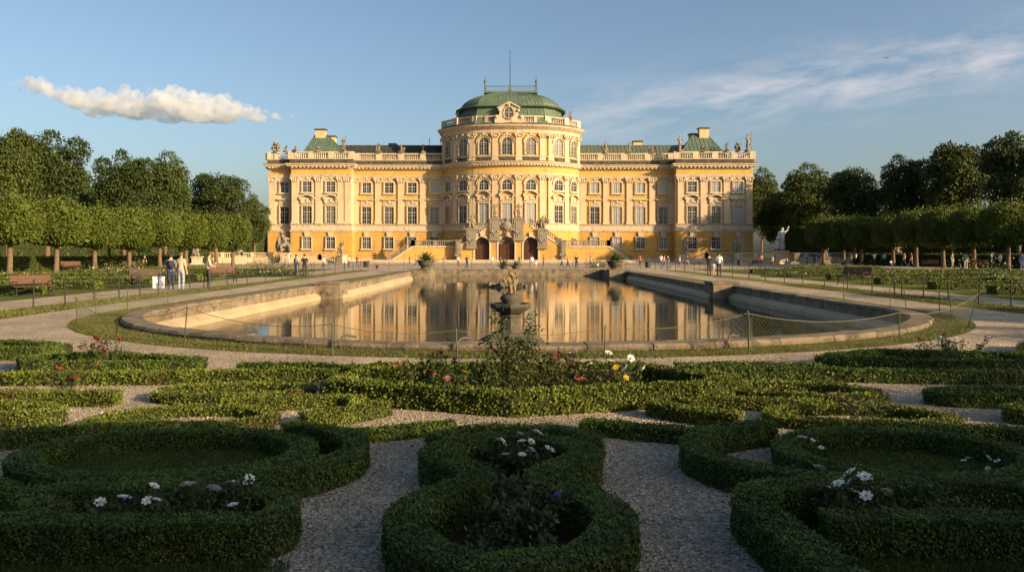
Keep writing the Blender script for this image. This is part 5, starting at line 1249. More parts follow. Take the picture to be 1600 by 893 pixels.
    if fingers:
        for s in 'lr':
            h = Vector(V[s + 'hd']); d = (h - Vector(V[s + 'wr'])).normalized(); sd = d.cross(Vector((1, 0, 0))).normalized(); nn = d.cross(sd)
            for q, (o, l) in enumerate(((-.03, .062), (-.010, .074), (.010, .07), (.028, .055))):
                a = h + sd * o + d * .03; b = a + d * l * .5 + nn * .004; c = b + d * l * .42 - nn * .012
                V[f'{s}a{q}'], V[f'{s}b{q}'] = tuple(b), tuple(c); rad[f'{s}a{q}'] = .0095; rad[f'{s}b{q}'] = .008; E += [(s + 'hd', f'{s}a{q}'), (f'{s}a{q}', f'{s}b{q}')]
            t = h + sd * -.045 + d * .01; V[s + 't'] = tuple(t); V[s + 'u'] = tuple(t + d * .04 - sd * .008); rad[s + 't'] = .011; rad[s + 'u'] = .009; E += [(s + 'hd', s + 't'), (s + 't', s + 'u')]
    ks = list(V); ix = {k: i for i, k in enumerate(ks)}
    me = skinned('person', [V[k] for k in ks], [(ix[a], ix[b]) for a, b in E], [rad[k] for k in ks], 0, 1, [SKIN] * 4)
    # clothes follow the nearest bone: 0 skin, 1 top, 2 trousers, 3 shoes
    reg = {}
    for a, b in E:
        n = a[1:] + b[1:] if a[0] in 'lr' else ''
        if (a, b) in (('pel', 'sp'), ('sp', 'ch')) or (a == 'ch' and b in ('lsh', 'rsh')) or b in ('lel', 'rel'): r = 1
        elif b in ('lhp', 'rhp', 'lkn', 'rkn', 'lan', 'ran'): r = 2
        elif b in ('lto', 'rto'): r = 3
        elif (a, b) == ('ch', 'nk'): r = 4
        else: r = 0
        reg[(a, b)] = r
    segs = [(Vector(V[a]), Vector(V[b]), reg[(a, b)]) for a, b in E]; mi = []
    pz = V['pel'][2]
    for p in me.polygons:
        c = p.center; best = 9; r = 0
        for a, b, q in segs:
            d = b - a; t = max(0, min(1, (c - a).dot(d) / d.length_squared)); l = (c - a - d * t).length - .02 * (q == 0)
            if l < best: best, r, tt = l, q, t
        if r == 4: r = 1 if tt < .75 else 0
        if r == 1 and c.z < pz - .03 and pose not in ('sit', 'crouch'): r = 2
        mi.append(r)
    me.polygons.foreach_set('material_index', mi); me.polygons.foreach_set('use_smooth', [True] * len(mi)); me.update()
    hb = MB(); h = Vector(V['hd']); t_ = Vector(V['tp'])
    hb.blob((h.x, h.y + .022, h.z + .03), (.098, .102, .092), 3, .03, 12)
    hair = hb.mesh('hair', [HAIRM], True)
    for v in hair.vertices:
        if v.co.y < h.y - .03 and v.co.z < h.z + .035: v.co.y = h.y - .02; 
    return me, hair
PM = {k: person_mesh(k) for k in ('stand', 'walk', 'bent', 'hip', 'raise', 'sit', 'crouch')}
def person(X, Y, hgt, pose, top, legs, rz, label, group, hair=0, z=.005, skirt=False):
    me, hm = PM[pose]; o = tag(link('person', me, None, (X, Y, z), R(rz)), label, 'person', group)
    o.scale = (hgt / 1.74,) * 3
    for i, m in enumerate((SKIN, cloth(top, COLS[top]), cloth(legs, COLS[legs]), cloth('dark', COLS['dark']))):
        o.material_slots[i].link = 'OBJECT'; o.material_slots[i].material = m
    h = link('hair', hm, o); h.material_slots[0].link = 'OBJECT'; h.material_slots[0].material = HAIRB if hair else HAIRM
    return o
def person_px(px, fy, hpx, *a, **k):
    X, Y = gp(px, fy); h = hpx * Y / F; return person(X, Y, min(h, 1.95), *a, **k)
GM, GP, GQ = 'men on the left gravel path', 'people in front of the palace', 'people under the right row of trees'
# rz 0 faces the viewer, 180 faces the palace, 90 faces right
pA = person_px(267, 453.5, 56, 'hip', 'blue', 'navy', 200, 'man in a blue shirt with a dark backpack on the left path', GM)
person_px(283, 455, 60, 'stand', 'beige', 'palejeans', 170, 'man in a beige T-shirt and pale jeans seen from behind', GM, hair=1)
person_px(326, 453, 57, 'bent', 'cream', 'dark', 125, 'man in a cream top and dark trousers standing alone on the left path', GM)
bp = MB(); bp.box(-.15, .15, .10, .25, 1.05, 1.45); bp.box(-.12, .12, .25, .31, 1.08, 1.28)
for sx in (-1, 1): bp.tube([(sx * .1, .12, 1.44), (sx * .11, .0, 1.49), (sx * .11, -.12, 1.38), (sx * .12, -.08, 1.15), (sx * .13, .1, 1.1)], .018, 6)
b_ = tag(bp.build('backpack', cloth('dark', COLS['dark'])), 'dark backpack worn by the man in the blue shirt', 'backpack'); b_.location = pA.location; b_.rotation_euler = pA.rotation_euler; b_.scale = pA.scale
for a in ((463, 432, 34, 'stand', 'lightblue', 'grey', 150, 'person in a pale blue shirt beside a dark-clad companion, left of the pond', GP), (476, 432.5, 35, 'bent', 'black', 'dark', 200, 'person all in black beside one in pale blue, left of the pond', GP),
          (226, 420, 21, 'stand', 'black', 'black', 60, 'dark figure standing between the trunks of the left row', GP), (589, 421, 17, 'crouch', 'black', 'dark', 20, 'person in black crouching at the fence left of the pond', GP),
          (695, 419, 20, 'stand', 'grey', 'jeans', 90, 'person in grey and jeans, leftmost on the forecourt behind the pond', GP), (729.5, 419, 20, 'bent', 'black', 'navy', 0, 'person in black with folded arms in front of the left door', GP),
          (769, 418.5, 19.5, 'stand', 'lightblue', 'grey', 40, 'person in pale blue beside the middle door', GP), (782, 419, 18, 'walk', 'navy', 'dark', 90, 'person in navy walking by the tub plants', GP), (787, 419.5, 14, 'crouch', 'white', 'khaki', 60, 'person in white crouching by the tub plants', GP),
          (831, 419.5, 20.5, 'stand', 'white', 'grey', 0, 'adult in a white shirt before the right door with a child', GP), (837.5, 419.5, 13, 'stand', 'white', 'pink', 0, 'child in white next to the adult before the right door', GP),
          (849.5, 419, 20, 'walk', 'dark', 'khaki', 90, 'person in a dark top and khaki striding right of the doors', GP), (878, 419.5, 19.5, 'walk', 'grey', 'navy', -90, 'person in grey walking left beside a companion, right of the doors', GP),
          (887, 420, 19, 'walk', 'brown', 'dark', 90, 'person in brown walking right, next to one in grey', GP), (900.5, 419.5, 22, 'stand', 'black', 'black', 20, 'tall person in long black clothes right of the walkers', GP),
          (934, 419, 12, 'sit', 'white', 'grey', 0, 'person in white seated by the dark bush at the right stair', GP), (970, 420, 15, 'stand', 'black', 'dark', 0, 'small dark figure beside the right stone planter', GP),
          (1032.5, 419, 22, 'stand', 'white', 'jeans', 160, 'person in white with two friends right of the pond', GP), (1038, 419.5, 21, 'walk', 'pink', 'jeans', 90, 'person in pink in the middle of a trio right of the pond', GP), (1043.5, 419.5, 21, 'stand', 'dark', 'jeans', 200, 'person in a dark top at the right of a trio right of the pond', GP),
          (1108, 431, 34, 'bent', 'black', 'dark', 190, 'adult in black with a child and another adult on the right path', GP), (1115, 431.5, 22, 'walk', 'lightblue', 'pink', 180, 'child in pale blue between two adults on the right path', GP), (1123.5, 431, 36, 'stand', 'white', 'navy', 165, 'adult in a white shirt and navy trousers on the right path', GP),
          (1261, 415, 16, 'stand', 'navy', 'dark', 40, 'person in navy at the left of the crowd under the right trees', GQ), (1272.5, 415, 22, 'bent', 'black', 'black', 0, 'tall person in black near the left of the crowd under the right trees', GQ), (1280, 415, 21, 'stand', 'dark', 'grey', 180, 'person in dark grey next to the tall one in black under the right trees', GQ),
          (1306, 414.5, 15, 'sit', 'brown', 'khaki', 0, 'person in brown seated low under the right trees', GQ), (1318, 414.5, 15, 'sit', 'orange', 'dark', 20, 'person in orange seated under the right trees', GQ),
          (1337, 414, 21, 'walk', 'white', 'black', 100, 'person in white and black walking by the crowd with bicycles', GQ), (1355, 414, 19, 'stand', 'pink', 'brown', 0, 'person in pink standing under the right trees', GQ), (1366, 415, 23, 'raise', 'white', 'dark', 180, 'person in white with both arms up under the right trees', GQ),
          (1381, 415, 22, 'stand', 'lightblue', 'navy', 150, 'person in pale blue and navy under the right trees', GQ), (1392, 416, 14, 'sit', 'white', 'jeans', 0, 'person in white seated on the ground left of the hedge', GQ),
          (1509, 421, 29, 'stand', 'grey', 'cream', 160, 'person in grey with cream trousers before the right hedge', GQ), (1549, 421, 28, 'raise', 'dark', 'black', 30, 'dark figure with raised arms before the right hedge', GQ), (1563, 423, 28, 'walk', 'white', 'dark', 90, 'person in a white top walking near the right edge', GQ), (1597, 424, 32, 'stand', 'blue', 'palejeans', 0, 'person in blue cut by the right edge of the picture', GQ)):
    person_px(*a)
for a in ((640, 416, 17, 'walk', 'navy', 'khaki', 90, 'person in navy and khaki walking before the left stair landing', GP), (650, 416, 17, 'walk', 'pink', 'jeans', 80, 'person in pink and jeans walking behind one in navy, left stair', GP), (545, 417.5, 18, 'stand', 'beige', 'dark', 30, 'person in beige on the forecourt before the left pavilion', GP),
          (558, 417, 18, 'stand', 'red', 'jeans', -20, 'person in a red top on the forecourt, left of the crouching one', GP), (506, 423, 23, 'walk', 'white', 'jeans', -90, 'person in white walking left on the far left path', GP), (716, 416.5, 17, 'stand', 'cream', 'brown', 10, 'person in cream standing by the left door pier', GP), (812, 416, 17, 'bent', 'green', 'jeans', 0, 'person in green before the pier between the doors', GP),
          (923, 417, 17, 'walk', 'lightblue', 'khaki', -90, 'person in pale blue walking by the right lower stair', GP), (1000, 417, 18, 'stand', 'red', 'dark', 0, 'person in red by the right end of the stair', GP), (1062, 418, 19, 'walk', 'beige', 'jeans', 90, 'person in beige walking before the right pavilion', GP), (1074, 418, 19, 'walk', 'navy', 'grey', 90, 'person in navy and grey before the right pavilion', GP),
          (1190, 416, 19, 'stand', 'orange', 'jeans', 20, 'person in orange at the right end of the palace', GP), (1207, 419, 20, 'walk', 'white', 'brown', -80, 'person in white and brown near the white marble statue', GP), (1413, 416.5, 22, 'walk', 'beige', 'navy', -90, 'person in beige and navy passing the right hedge', GQ), (1424, 416.5, 22, 'walk', 'red', 'jeans', -90, 'person in a red top and jeans passing the right hedge', GQ), (1488, 419, 25, 'stand', 'green', 'khaki', 30, 'person in green and khaki between the two small right benches', GQ)):
    person_px(*a)
for px, D, top, lab in ((1430, 118, 'white', 'person in white behind the right hedge, leftmost of those seen over it'), (1453, 118, 'lightblue', 'person in pale blue seen over the right hedge'), (1468, 116, 'orange', 'person in orange seen over the right hedge'), (1483, 116, 'red', 'person in red seen over the right hedge'), (1495, 115, 'beige', 'person in beige seen over the right hedge'), (1330, 123, 'khaki', 'person in khaki far back under the right trees'), (1470, 108, 'green', 'person in green seen over the right hedge')):
    person(xat(px, D), D, 1.85, 'stand', top, 'dark', random.uniform(0, 360), lab, 'people behind the right hedge')

# ------------------------------------------------------------------ benches
def bench_meshes(mat):
    st, bk, fr = MB(), MB(), MB()
    for k in range(4): st.box(-.85, .85, -.24 + k * .125, -.24 + k * .125 + .10, .43, .465)
    for k in range(4):
        z = .55 + k * .105; y = .285 + (z - .5) * .28; bk.add([(x, y + dy + dz * .28, z + dz) for dz in (0, .088) for x, dy in ((-.85, -.016), (.85, -.016), (.85, .016), (-.85, .016))], [(3, 2, 1, 0), (4, 5, 6, 7), (0, 1, 5, 4), (1, 2, 6, 5), (2, 3, 7, 6), (3, 0, 4, 7)])
    fr.tube([(0, .25, 0), (0, .22, .2), (0, .24, .42), (0, .30, .52), (0, .42, .95)], [.035, .03, .03, .026, .022], 6)
    fr.tube([(0, -.27, 0), (0, -.21, .2), (0, -.24, .42)], [.035, .028, .03], 6); fr.tube([(0, -.25, .415), (0, .24, .415)], .026, 6)
    fr.tube([(0, -.25, .42), (0, -.26, .62), (0, -.2, .66), (0, .3, .66)], .022, 6); fr.tube([(0, -.2, .18), (0, 0, .26), (0, .2, .18)], .018, 6)
    return st.mesh('seat', MT[mat]), bk.mesh('backrest', MT[mat]), fr.mesh('end_frame', MT['iron'])
BM = {k: bench_meshes(k) for k in ('wood', 'darkwood')}
def bench(px, fy, rz, mat, label, s=1.0, group='park benches'):
    X, Y = gp(px, fy); b = empty('park_bench', (X, Y, .005), label, 'bench', group, rz=R(rz)); b.scale = (s,) * 3
    link('seat', BM[mat][0], b); link('backrest', BM[mat][1], b)
    for x in (-.74, .74): link('end_frame', BM[mat][2], b, (x, 0, 0))
bench(52, 462, 50, 'wood', 'reddish slatted bench nearest the left edge of the picture', .98)
bench(233, 449, 55, 'darkwood', 'dark slatted bench beside the white box on the left path', 1.1)
bench(348, 440.5, 40, 'wood', 'reddish bench right of the man in the cream top', 1.1)
bench(112, 424, 45, 'wood', 'small reddish bench far back on the left lawn between two trunks', 1.1)
bench(205, 421, 60, 'darkwood', 'dark bench far back beside the dark figure on the left', 1.0)
bench(1333, 445, -60, 'wood', 'sunlit reddish bench in the middle of the right path', 1.15)
bench(1453, 419.5, -30, 'wood', 'small bench in front of the right hedge, left of two', 1.1)
bench(1528, 420.5, -30, 'wood', 'small bench in front of the right hedge, close to the pale shrub', 1.15)
bench(1180, 418, -60, 'wood', 'small pale bench far right of the palace forecourt', 1.0)
X, Y = gp(248, 449.5); mb = MB()
mb.box(-.34, .34, -.22, .22, 0, .58); mb.box(-.36, .36, -.24, .24, .583, .66); mb.box(-.13, .13, -.236, -.222, .36, .43)
o = tag(mb.build('plastic_crate', MT['crate']), 'white plastic box standing beside the dark bench on the left path', 'box'); o.location = (X, Y, .005); o.rotation_euler = (0, 0, .3); o.scale = (.82, .82, .95)
for px, fy, lab in ((1012, 418.5, 'small dark litter bin right of the right stone planter'), (572, 418, 'small dark litter bin left of the left stone planter'), (1156, 415, 'dark litter bin before the right terrace balustrade')):
    X, Y = gp(px, fy); b = empty('litter_bin', (X, Y, .005), lab, 'bin', 'litter bins on the forecourt'); mb = MB(); mb.lathe([(.24, .06), (.28, .1), (.30, .8), (.31, .82), (.29, .84), (.27, .8)], n=12); mb.build('drum', MT['iron'], b)
    mb = MB(); mb.tube([(-.33, 0, 0), (-.33, 0, 1.0), (0, 0, 1.08), (.33, 0, 1.0), (.33, 0, 0)], .025, 6); mb.build('stand', MT['iron'], b)

# ------------------------------------------------------------------ fences
def post_mesh(h, r, mat, cap=True):
    mb = MB(); mb.tube([(0, 0, -.05), (0, 0, h)], r, 6)
    if cap: mb.lathe([(r * 1.3, h), (r * 1.5, h + .02), (r * .6, h + .05)], n=6)
    return mb.mesh('post', MT[mat])
PB, PG = post_mesh(.98, .026, 'iron'), post_mesh(.74, .013, 'greenpost', False)
def path_fence(label, pts, rails=(.90,), sag=.0, mesh=PB, zs=1.0):
    e = empty('path_fence', (pts[0][0], pts[0][1], 0), label, 'fence', 'thin iron fences along the paths')
    p0 = Vector((pts[0][0], pts[0][1], 0)); P = [Vector((x, y, 0)) - p0 for x, y in pts]
    for p in P: q = link('post', mesh, e, tuple(p)); q.scale = (1, 1, zs); q.rotation_euler = (random.uniform(-.03, .03), random.uniform(-.03, .03), 0)
    for z in rails:
        mb = MB()
        for a, b in zip(P, P[1:]):
            n = 6; mb.tube([a + (b - a) * (k / n) + Vector((0, 0, z - sag * 4 * (k / n) * (1 - k / n))) for k in range(n + 1)], .011, 5)
        mb.build('rail', MT['iron'], e)
L = [(-17.6 - max(0, 24 - y) * .25, y) for y in (20.5, 22.5, 24.6)] + [gp(52, 482), gp(102, 478), gp(147, 473), gp(186, 468), gp(219, 463.5), gp(247, 461), gp(297, 457)] + [(-16.4, y) for y in (39.5, 42.8, 46, 49.5, 53, 57, 61, 65, 69, 73, 77, 81, 85)]
path_fence('thin dark post fence along the left gravel path beside the pond', L, (.90, .5))
L = [(19.2, 22.5), gp(1580, 481.5), gp(1529, 477), gp(1482, 471), gp(1443, 468), gp(1409, 466)] + [(17.4, y) for y in (33.5, 35.6, 38.2, 41, 44, 47, 50.5, 54, 58, 62, 66, 70, 74, 78, 82, 85)]
path_fence('thin dark post fence along the right gravel path beside the pond', L, (.90, .5))
path_fence('low iron railing across the forecourt left of the pond end', [(x, 86.5) for x in np.linspace(-30, -9, 13)], (.9, .5))
path_fence('low iron railing across the forecourt behind the pond end', [(x, 87.2) for x in np.linspace(-8, 9, 11)], (.9, .5))
path_fence('low iron railing across the forecourt right of the pond end', [(x, 86.5) for x in np.linspace(10, 36, 16)], (.9, .5))
path_fence('iron railing in front of the left terrace balustrade', [(x, 118) for x in np.linspace(-46, -24, 12)], (.9, .5))
path_fence('iron railing in front of the right terrace balustrade', [(x, 118) for x in np.linspace(26, 50, 13)], (.9, .5))

def net_fence(label, posts, bays=None, wire_top=True):
    """leaning green stakes with sagging wire netting of diamond mesh"""
    e = empty('net_fence', (posts[0][0], posts[0][1], 0), label, 'fence', 'green wire net fence round the pond'); p0 = Vector((posts[0][0], posts[0][1], 0)); T = []
    for x, y, lx, ly, h in posts:
        p = Vector((x, y, 0)) - p0; q = link('post', PG, e, tuple(p)); q.scale = (1, 1, h / .74); q.rotation_euler = (-ly, lx, 0)
        T.append((p, p + Vector((lx * h, ly * h, h * .97))))
    for i in range(len(T) - 1):
        (a0, a1), (b0, b1) = T[i], T[i + 1]; Ln = (b0 - a0).length; sag = .05 * Ln ** .9 if Ln > 1.5 else .08; sag = min(sag, .26)
        top = lambda t: a1 + (b1 - a1) * t - Vector((0, 0, sag * 4 * t * (1 - t) + .03)); bot = lambda t: a0 + (b0 - a0) * t + Vector((0, 0, .05))
        mb = MB(); mb.tube([top(k / 14) for k in range(15)], .0065, 5); mb.build('top_wire', MT['wire'], e)
        mb = MB(); cell = .11; nx = max(2, int(Ln / cell)); H_ = (a1 - a0).length
        dt = H_ / Ln
        for k in range(-int(nx * dt) - 1, nx + 1):
            for sg in (1, -1):
                t0 = k / nx if sg > 0 else (k + int(nx * dt) + 1) / nx
                t1 = t0 + sg * dt; s0, s1 = 0.0, 1.0
                if sg > 0:
                    if t0 < 0: s0 = -t0 / dt
                    if t1 > 1: s1 = (1 - t0) / dt
                else:
                    if t0 > 1: s0 = (t0 - 1) / dt
                    if t1 < 0: s1 = t0 / dt
                if s1 - s0 < .05: continue
                f_ = lambda s: bot(min(1, max(0, t0 + (t1 - t0) * s))) * (1 - s) + top(min(1, max(0, t0 + (t1 - t0) * s))) * s
                mb.tube([f_(s0), f_((s0 + s1) / 2), f_(s1)], .0016, 3)
        mb.build('netting', MT['wire'], e)
def st(px, fy, topx, topy):
    X, Y = gp(px, fy); h = (fy - topy) * Y / F; lx = (topx - px) / max(20, fy - topy)
    return (X, Y, lx, random.uniform(-.06, .06), h)
net_fence('green stake and wire net fence round the near left curve of the pond', [st(353, 448, 352, 425), st(262, 474, 263, 448), st(199, 486, 200, 449), st(150, 496, 149, 455), st(121, 507, 119, 463), st(181, 527, 186, 487), st(288, 539, 294, 476), st(519, 557, 519, 502)])
net_fence('green stake and wire net fence along the near edge of the pond', [st(519, 557, 519, 502), st(715, 560, 712, 512), st(945, 559, 946, 508), st(1170, 553, 1169, 485)])
net_fence('green stake and wire net fence round the near right curve of the pond', [st(1170, 553, 1169, 485), st(1405, 536, 1404, 484), st(1512, 512, 1527, 455), st(1486, 495, 1485, 460), st(1468, 491, 1468, 455), st(1416, 483, 1412, 448), st(1391, 479, 1390, 451), st(1318, 470, 1318, 440)])

# ------------------------------------------------------------------ flowers
def blossom_mesh(key, n=7, layers=2, r=.038):
    mb = MB()
    for l in range(layers):
        for k in range(n - l):
            a_ = 2 * math.pi * (k + .4 * l) / (n - l); t = .35 + .5 * l; d = Vector((math.cos(a_), math.sin(a_), 0)); s = Vector((-d.y, d.x, 0)); rr = r * (1 - .25 * l)
            up = Vector((0, 0, 1)); p1 = d * rr * .5 + up * rr * .3 * (1 + l); p2 = d * rr * (1.05 - .25 * l) + up * rr * (.35 + .35 * l)
            mb.add([(0, 0, 0), p1 + s * rr * .38, p2 + s * rr * .26, p2 + d * rr * .12 - up * rr * .06, p2 - s * rr * .26, p1 - s * rr * .38, p1 - up * rr * .08], [(0, 1, 6), (0, 6, 5), (1, 2, 3, 6), (6, 3, 4, 5)], 0)
    mb.blob((0, 0, r * .3), r * .2, 2, .2, 6, 1)
    return mb.mesh('blossom', [PET[key], MT['eye']], True, False)
BL = {k: blossom_mesh(k, 7 if k != 'violet' else 5, 3 if k in ('red', 'crimson', 'pink', 'yellow', 'salmon') else 2) for k in PET}
def rose(label, X, Y, h, spread, nst, cols, cat='rose bush', group=None, bl=1.0, leafn=26, leaf=.045, seed=0, name='rose_bush', nb=None, mat='rose_leaf', rs=1.0):
    h *= 1 + (rs - 1) * .6; spread *= rs; leaf *= rs; leafn = int(leafn * 1.5)
    g = random.Random(seed * 7 + 1); ng = np.random.default_rng(seed + 500)
    e = empty(name, (X, Y, .01), label, cat, group); mb = MB(); P = []; tips = []
    for k in range(nst):
        a_ = g.uniform(0, 6.28); q = spread * math.sqrt(g.random()); hh = h * g.uniform(.6, 1.0); x0 = .25 * q
        pts = [Vector((math.cos(a_) * (x0 + (q - x0) * t) + g.uniform(-.02, .02), math.sin(a_) * (x0 + (q - x0) * t) + g.uniform(-.02, .02), hh * (t ** .85))) for t in (0, .3, .6, .85, 1)]
        mb.tube(pts, [.008, .006, .005, .004, .003], 5); tips.append(pts[-1])
        for t in range(leafn):
            s = g.uniform(.18, 1) * 3.999; i = int(s); p = pts[i] + (pts[i + 1] - pts[i]) * (s - i); P.append((p.x + g.gauss(0, leaf * .7), p.y + g.gauss(0, leaf * .7), p.z + g.gauss(0, leaf * .4)))
    mb.build('stems', MT['stem'], e)
    P = np.array(P); P[:, 2] = np.maximum(P[:, 2], .01); Nn = unit(ng.normal(size=P.shape) * .6 + np.array([0, 0, 1]))
    link('foliage', qmesh('foliage', leaves(P, Nn, leaf, leaf * .6, (.0, .7), 0, ng), [MT[mat]]), e)
    for k, p in enumerate(tips[:nb if nb is not None else len(tips)]):
        if not cols: break
        c = cols[k % len(cols)]; q = link('blossom', BL[c], e, tuple(p)); s = bl * g.uniform(.75, 1.15); q.scale = (s, s, s); q.rotation_euler = (g.uniform(-.2, 1.0), g.uniform(-.5, .5), g.uniform(0, 6))
    return e
GRB = 'rose bushes of the central bed'
rose('tall loose leggy rose bush in the middle of the central bed, hardly in flower', .02, 9.8, 1.15, .42, 20, ['crimson'], group=GRB, seed=1, bl=1.2, rs=1.1, leafn=38, nb=2, leaf=.055)
rose('bushy rose with dark red blooms right of the tallest bush', .50, 10.00, .56, .26, 10, ['crimson', 'red'], group=GRB, seed=2, bl=1.3, rs=1.3, leafn=30, nb=5)
rose('dark red rose bush at the left end of the central bed', -1.22, 10.05, .52, .26, 14, ['crimson', 'crimson', 'red'], group=GRB, seed=3, bl=1.3, rs=1.3, nb=5)
rose('rose bush with salmon and pink blooms left of the middle', -.82, 9.65, .36, .22, 12, ['salmon', 'pink', 'yellow'], group=GRB, seed=4, bl=1.3, rs=1.3, nb=5)
rose('leafy rose bush left of the tallest bush, without blooms', -.62, 10.05, .42, .26, 10, ['pink'], group=GRB, seed=5, bl=1.3, rs=1.3, leafn=34, nb=1)
rose('rose bush with bright red and pink blooms right of the middle', .80, 9.75, .40, .24, 13, ['red', 'red', 'pink'], group=GRB, seed=6, bl=1.3, rs=1.3, nb=6)
rose('tall rose with pink and white blooms towards the right of the bed', .98, 10.35, .55, .2, 7, ['pink', 'white'], group=GRB, seed=7, bl=1.3, rs=1.3, nb=4)
rose('yellow rose bush at the right end of the central bed', 1.30, 9.85, .42, .26, 14, ['yellow', 'yellow', 'white'], group=GRB, seed=8, bl=1.3, rs=1.3, nb=8)
rose('red and white rose bush at the far right of the central bed', 1.62, 10.25, .50, .24, 12, ['red', 'white', 'white', 'crimson'], group=GRB, seed=9, bl=1.3, rs=1.3, nb=7)
rose('low leafy rose in front of the tallest bush', -.12, 9.50, .42, .24, 12, [], group=GRB, seed=10, bl=1.3, rs=1.3, leafn=30)
GW = 'white flower clumps of the foreground'
rose('clump of white flowers inside the upper round of the figure-eight bed', .05, 6.5, .36, .34, 15, ['white'], 'flowers', GW, 1.12, 26, .035, 11, 'flower_clump', 12)
rose('loose clump of large white flowers in the lower left bed', -2.15, 5.12, .46, .42, 13, ['white'], 'flowers', GW, 1.12, 30, .04, 12, 'flower_clump', 10)
rose('white flowers at the left end of the lower left bed', -2.75, 5.08, .30, .2, 6, ['white', 'violet'], 'flowers', GW, 1.0, 26, .04, 13, 'flower_clump', 4)
rose('dense cluster of white roses in the lower right bed', 2.40, 5.25, .43, .26, 14, ['white'], 'flowers', GW, 1.15, 30, .045, 14, 'flower_clump', 12)
rose('low leafy plants at the right of the white roses', 3.0, 5.3, .28, .3, 10, [], 'plant', None, 1, 26, .05, 15, 'leafy_plant')
rose('dark leafy plant with one violet flower in the lower round of the figure-eight bed', .02, 5.0, .36, .34, 22, ['violet'], 'plant', None, 1.1, 44, .05, 16, 'leafy_plant', 1)
rose('low spreading leafy plant in front of the violet flower', .05, 4.72, .22, .30, 18, [], 'plant', None, 1, 40, .045, 31, 'leafy_plant')
rose('leafy plant in the narrow waist of the figure-eight bed', .0, 5.62, .30, .16, 12, [], 'plant', None, 1, 36, .045, 32, 'leafy_plant')
rose('dark foliage round the white flowers of the upper round', .02, 6.6, .24, .38, 22, [], 'plant', None, 1, 40, .05, 33, 'leafy_plant')
rose('dark foliage among the large white flowers at the lower left', -2.35, 5.12, .26, .55, 24, [], 'plant', None, 1, 40, .05, 34, 'leafy_plant')
rose('dark foliage among the white roses at the lower right', 2.65, 5.25, .26, .5, 24, [], 'plant', None, 1, 40, .05, 35, 'leafy_plant')
rose('few white flowers on the right oval lawn, near its left end', 2.85, 7.1, .22, .15, 5, ['white'], 'flowers', GW, .8, 10, .03, 17, 'flower_clump', 5)
rose('few white flowers on the right oval lawn, near its right end', 4.2, 6.6, .14, .2, 5, ['white'], 'flowers', GW, .7, 8, .03, 18, 'flower_clump', 5)
rose('red roses in the triangular bed on the left', -6.9, 12.6, .52, .4, 14, ['red', 'crimson'], 'rose bush', None, 1.3, 22, .05, 19, nb=10)
rose('small red flowers in the left hedge rows', -6.2, 10.4, .42, .5, 12, ['red', 'salmon'], 'flowers', None, .9, 18, .045, 20, 'flower_clump', 9)
rose('white flowers at the left edge between the hedge rows', -6.6, 8.7, .42, .3, 8, ['white'], 'flowers', None, 1.1, 18, .045, 21, 'flower_clump', 6)
rose('pale pink and white roses in the triangular bed on the right', 7.7, 12.8, .55, .6, 18, ['white', 'pink', 'white'], 'rose bush', None, 1.3, 22, .05, 22, nb=12)
rose('reddish low plants inside the right pointed hedge loop', 4.1, 8.6, .34, .4, 14, ['crimson', 'salmon'], 'plant', None, .8, 20, .045, 23, 'leafy_plant', 6)
rose('reddish plants in the right hedge bed behind the gravel bay', 7.6, 10.5, .4, .6, 14, ['red', 'pink'], 'flowers', None, .9, 20, .045, 24, 'flower_clump', 8)
# scattered fallen leaves
mb = MB()
for px, py in ((185, 878), (430, 640), (1000, 700), (1150, 770), (1335, 860), (640, 700), (560, 820)):
    X, Y = gp(px, py); a_ = random.uniform(0, 6); mb = MB(); mb.add([(0, 0, .012), (.035, .02, .022), (.07, 0, .03), (.035, -.022, .016)], [(0, 1, 2), (0, 2, 3)]); o = tag(mb.build('fallen_leaf', MT['wood'], None, False, False), 'dry fallen leaf lying on the foreground ground', 'leaf', 'fallen leaves'); o.location = (X, Y, .006); o.rotation_euler = (0, 0, a_)

# ------------------------------------------------------------------ lawns with clipped beds on both sides of the pond
def far_hedge(label, pts, wd=.7, h=.42, mat='box_sunlit', seed=0, closed=False):
    return hedge('box_hedge', label, resample(pts, .5, closed), closed, wd, h, .11, .075, 330, mat, 'hedge', 'low clipped hedges of the side lawns', seed=seed)
si = 0
for side, xs in (('left', -1), ('right', 1)):
    k = 0
    for y in (30, 35, 40, 46, 53, 61, 70):
        x0 = 22.3 if xs < 0 else 22.8
        si += 1; k += 1; ln = 4.5 + (si * 7 % 5)
        far_hedge(f'low clipped hedge strip on the {side} lawn close to the path, {ORD[k - 1]} from the viewer', [(xs * x0, y), (xs * (x0 + ln), y + .4)], .8, .42, 'box_sunlit', 300 + si)
    k = 0
    for y in (38, 45, 54, 64, 76):
        si += 1; k += 1
        far_hedge(f'low clipped hedge bed farther out on the {side} lawn, {ORD[k - 1]} from the viewer', [(xs * 30.5, y), (xs * 38, y + .5), (xs * 38, y + 3.2), (xs * 30.5, y + 2.8)], .8, .42, 'box_sunlit', 400 + si, True)
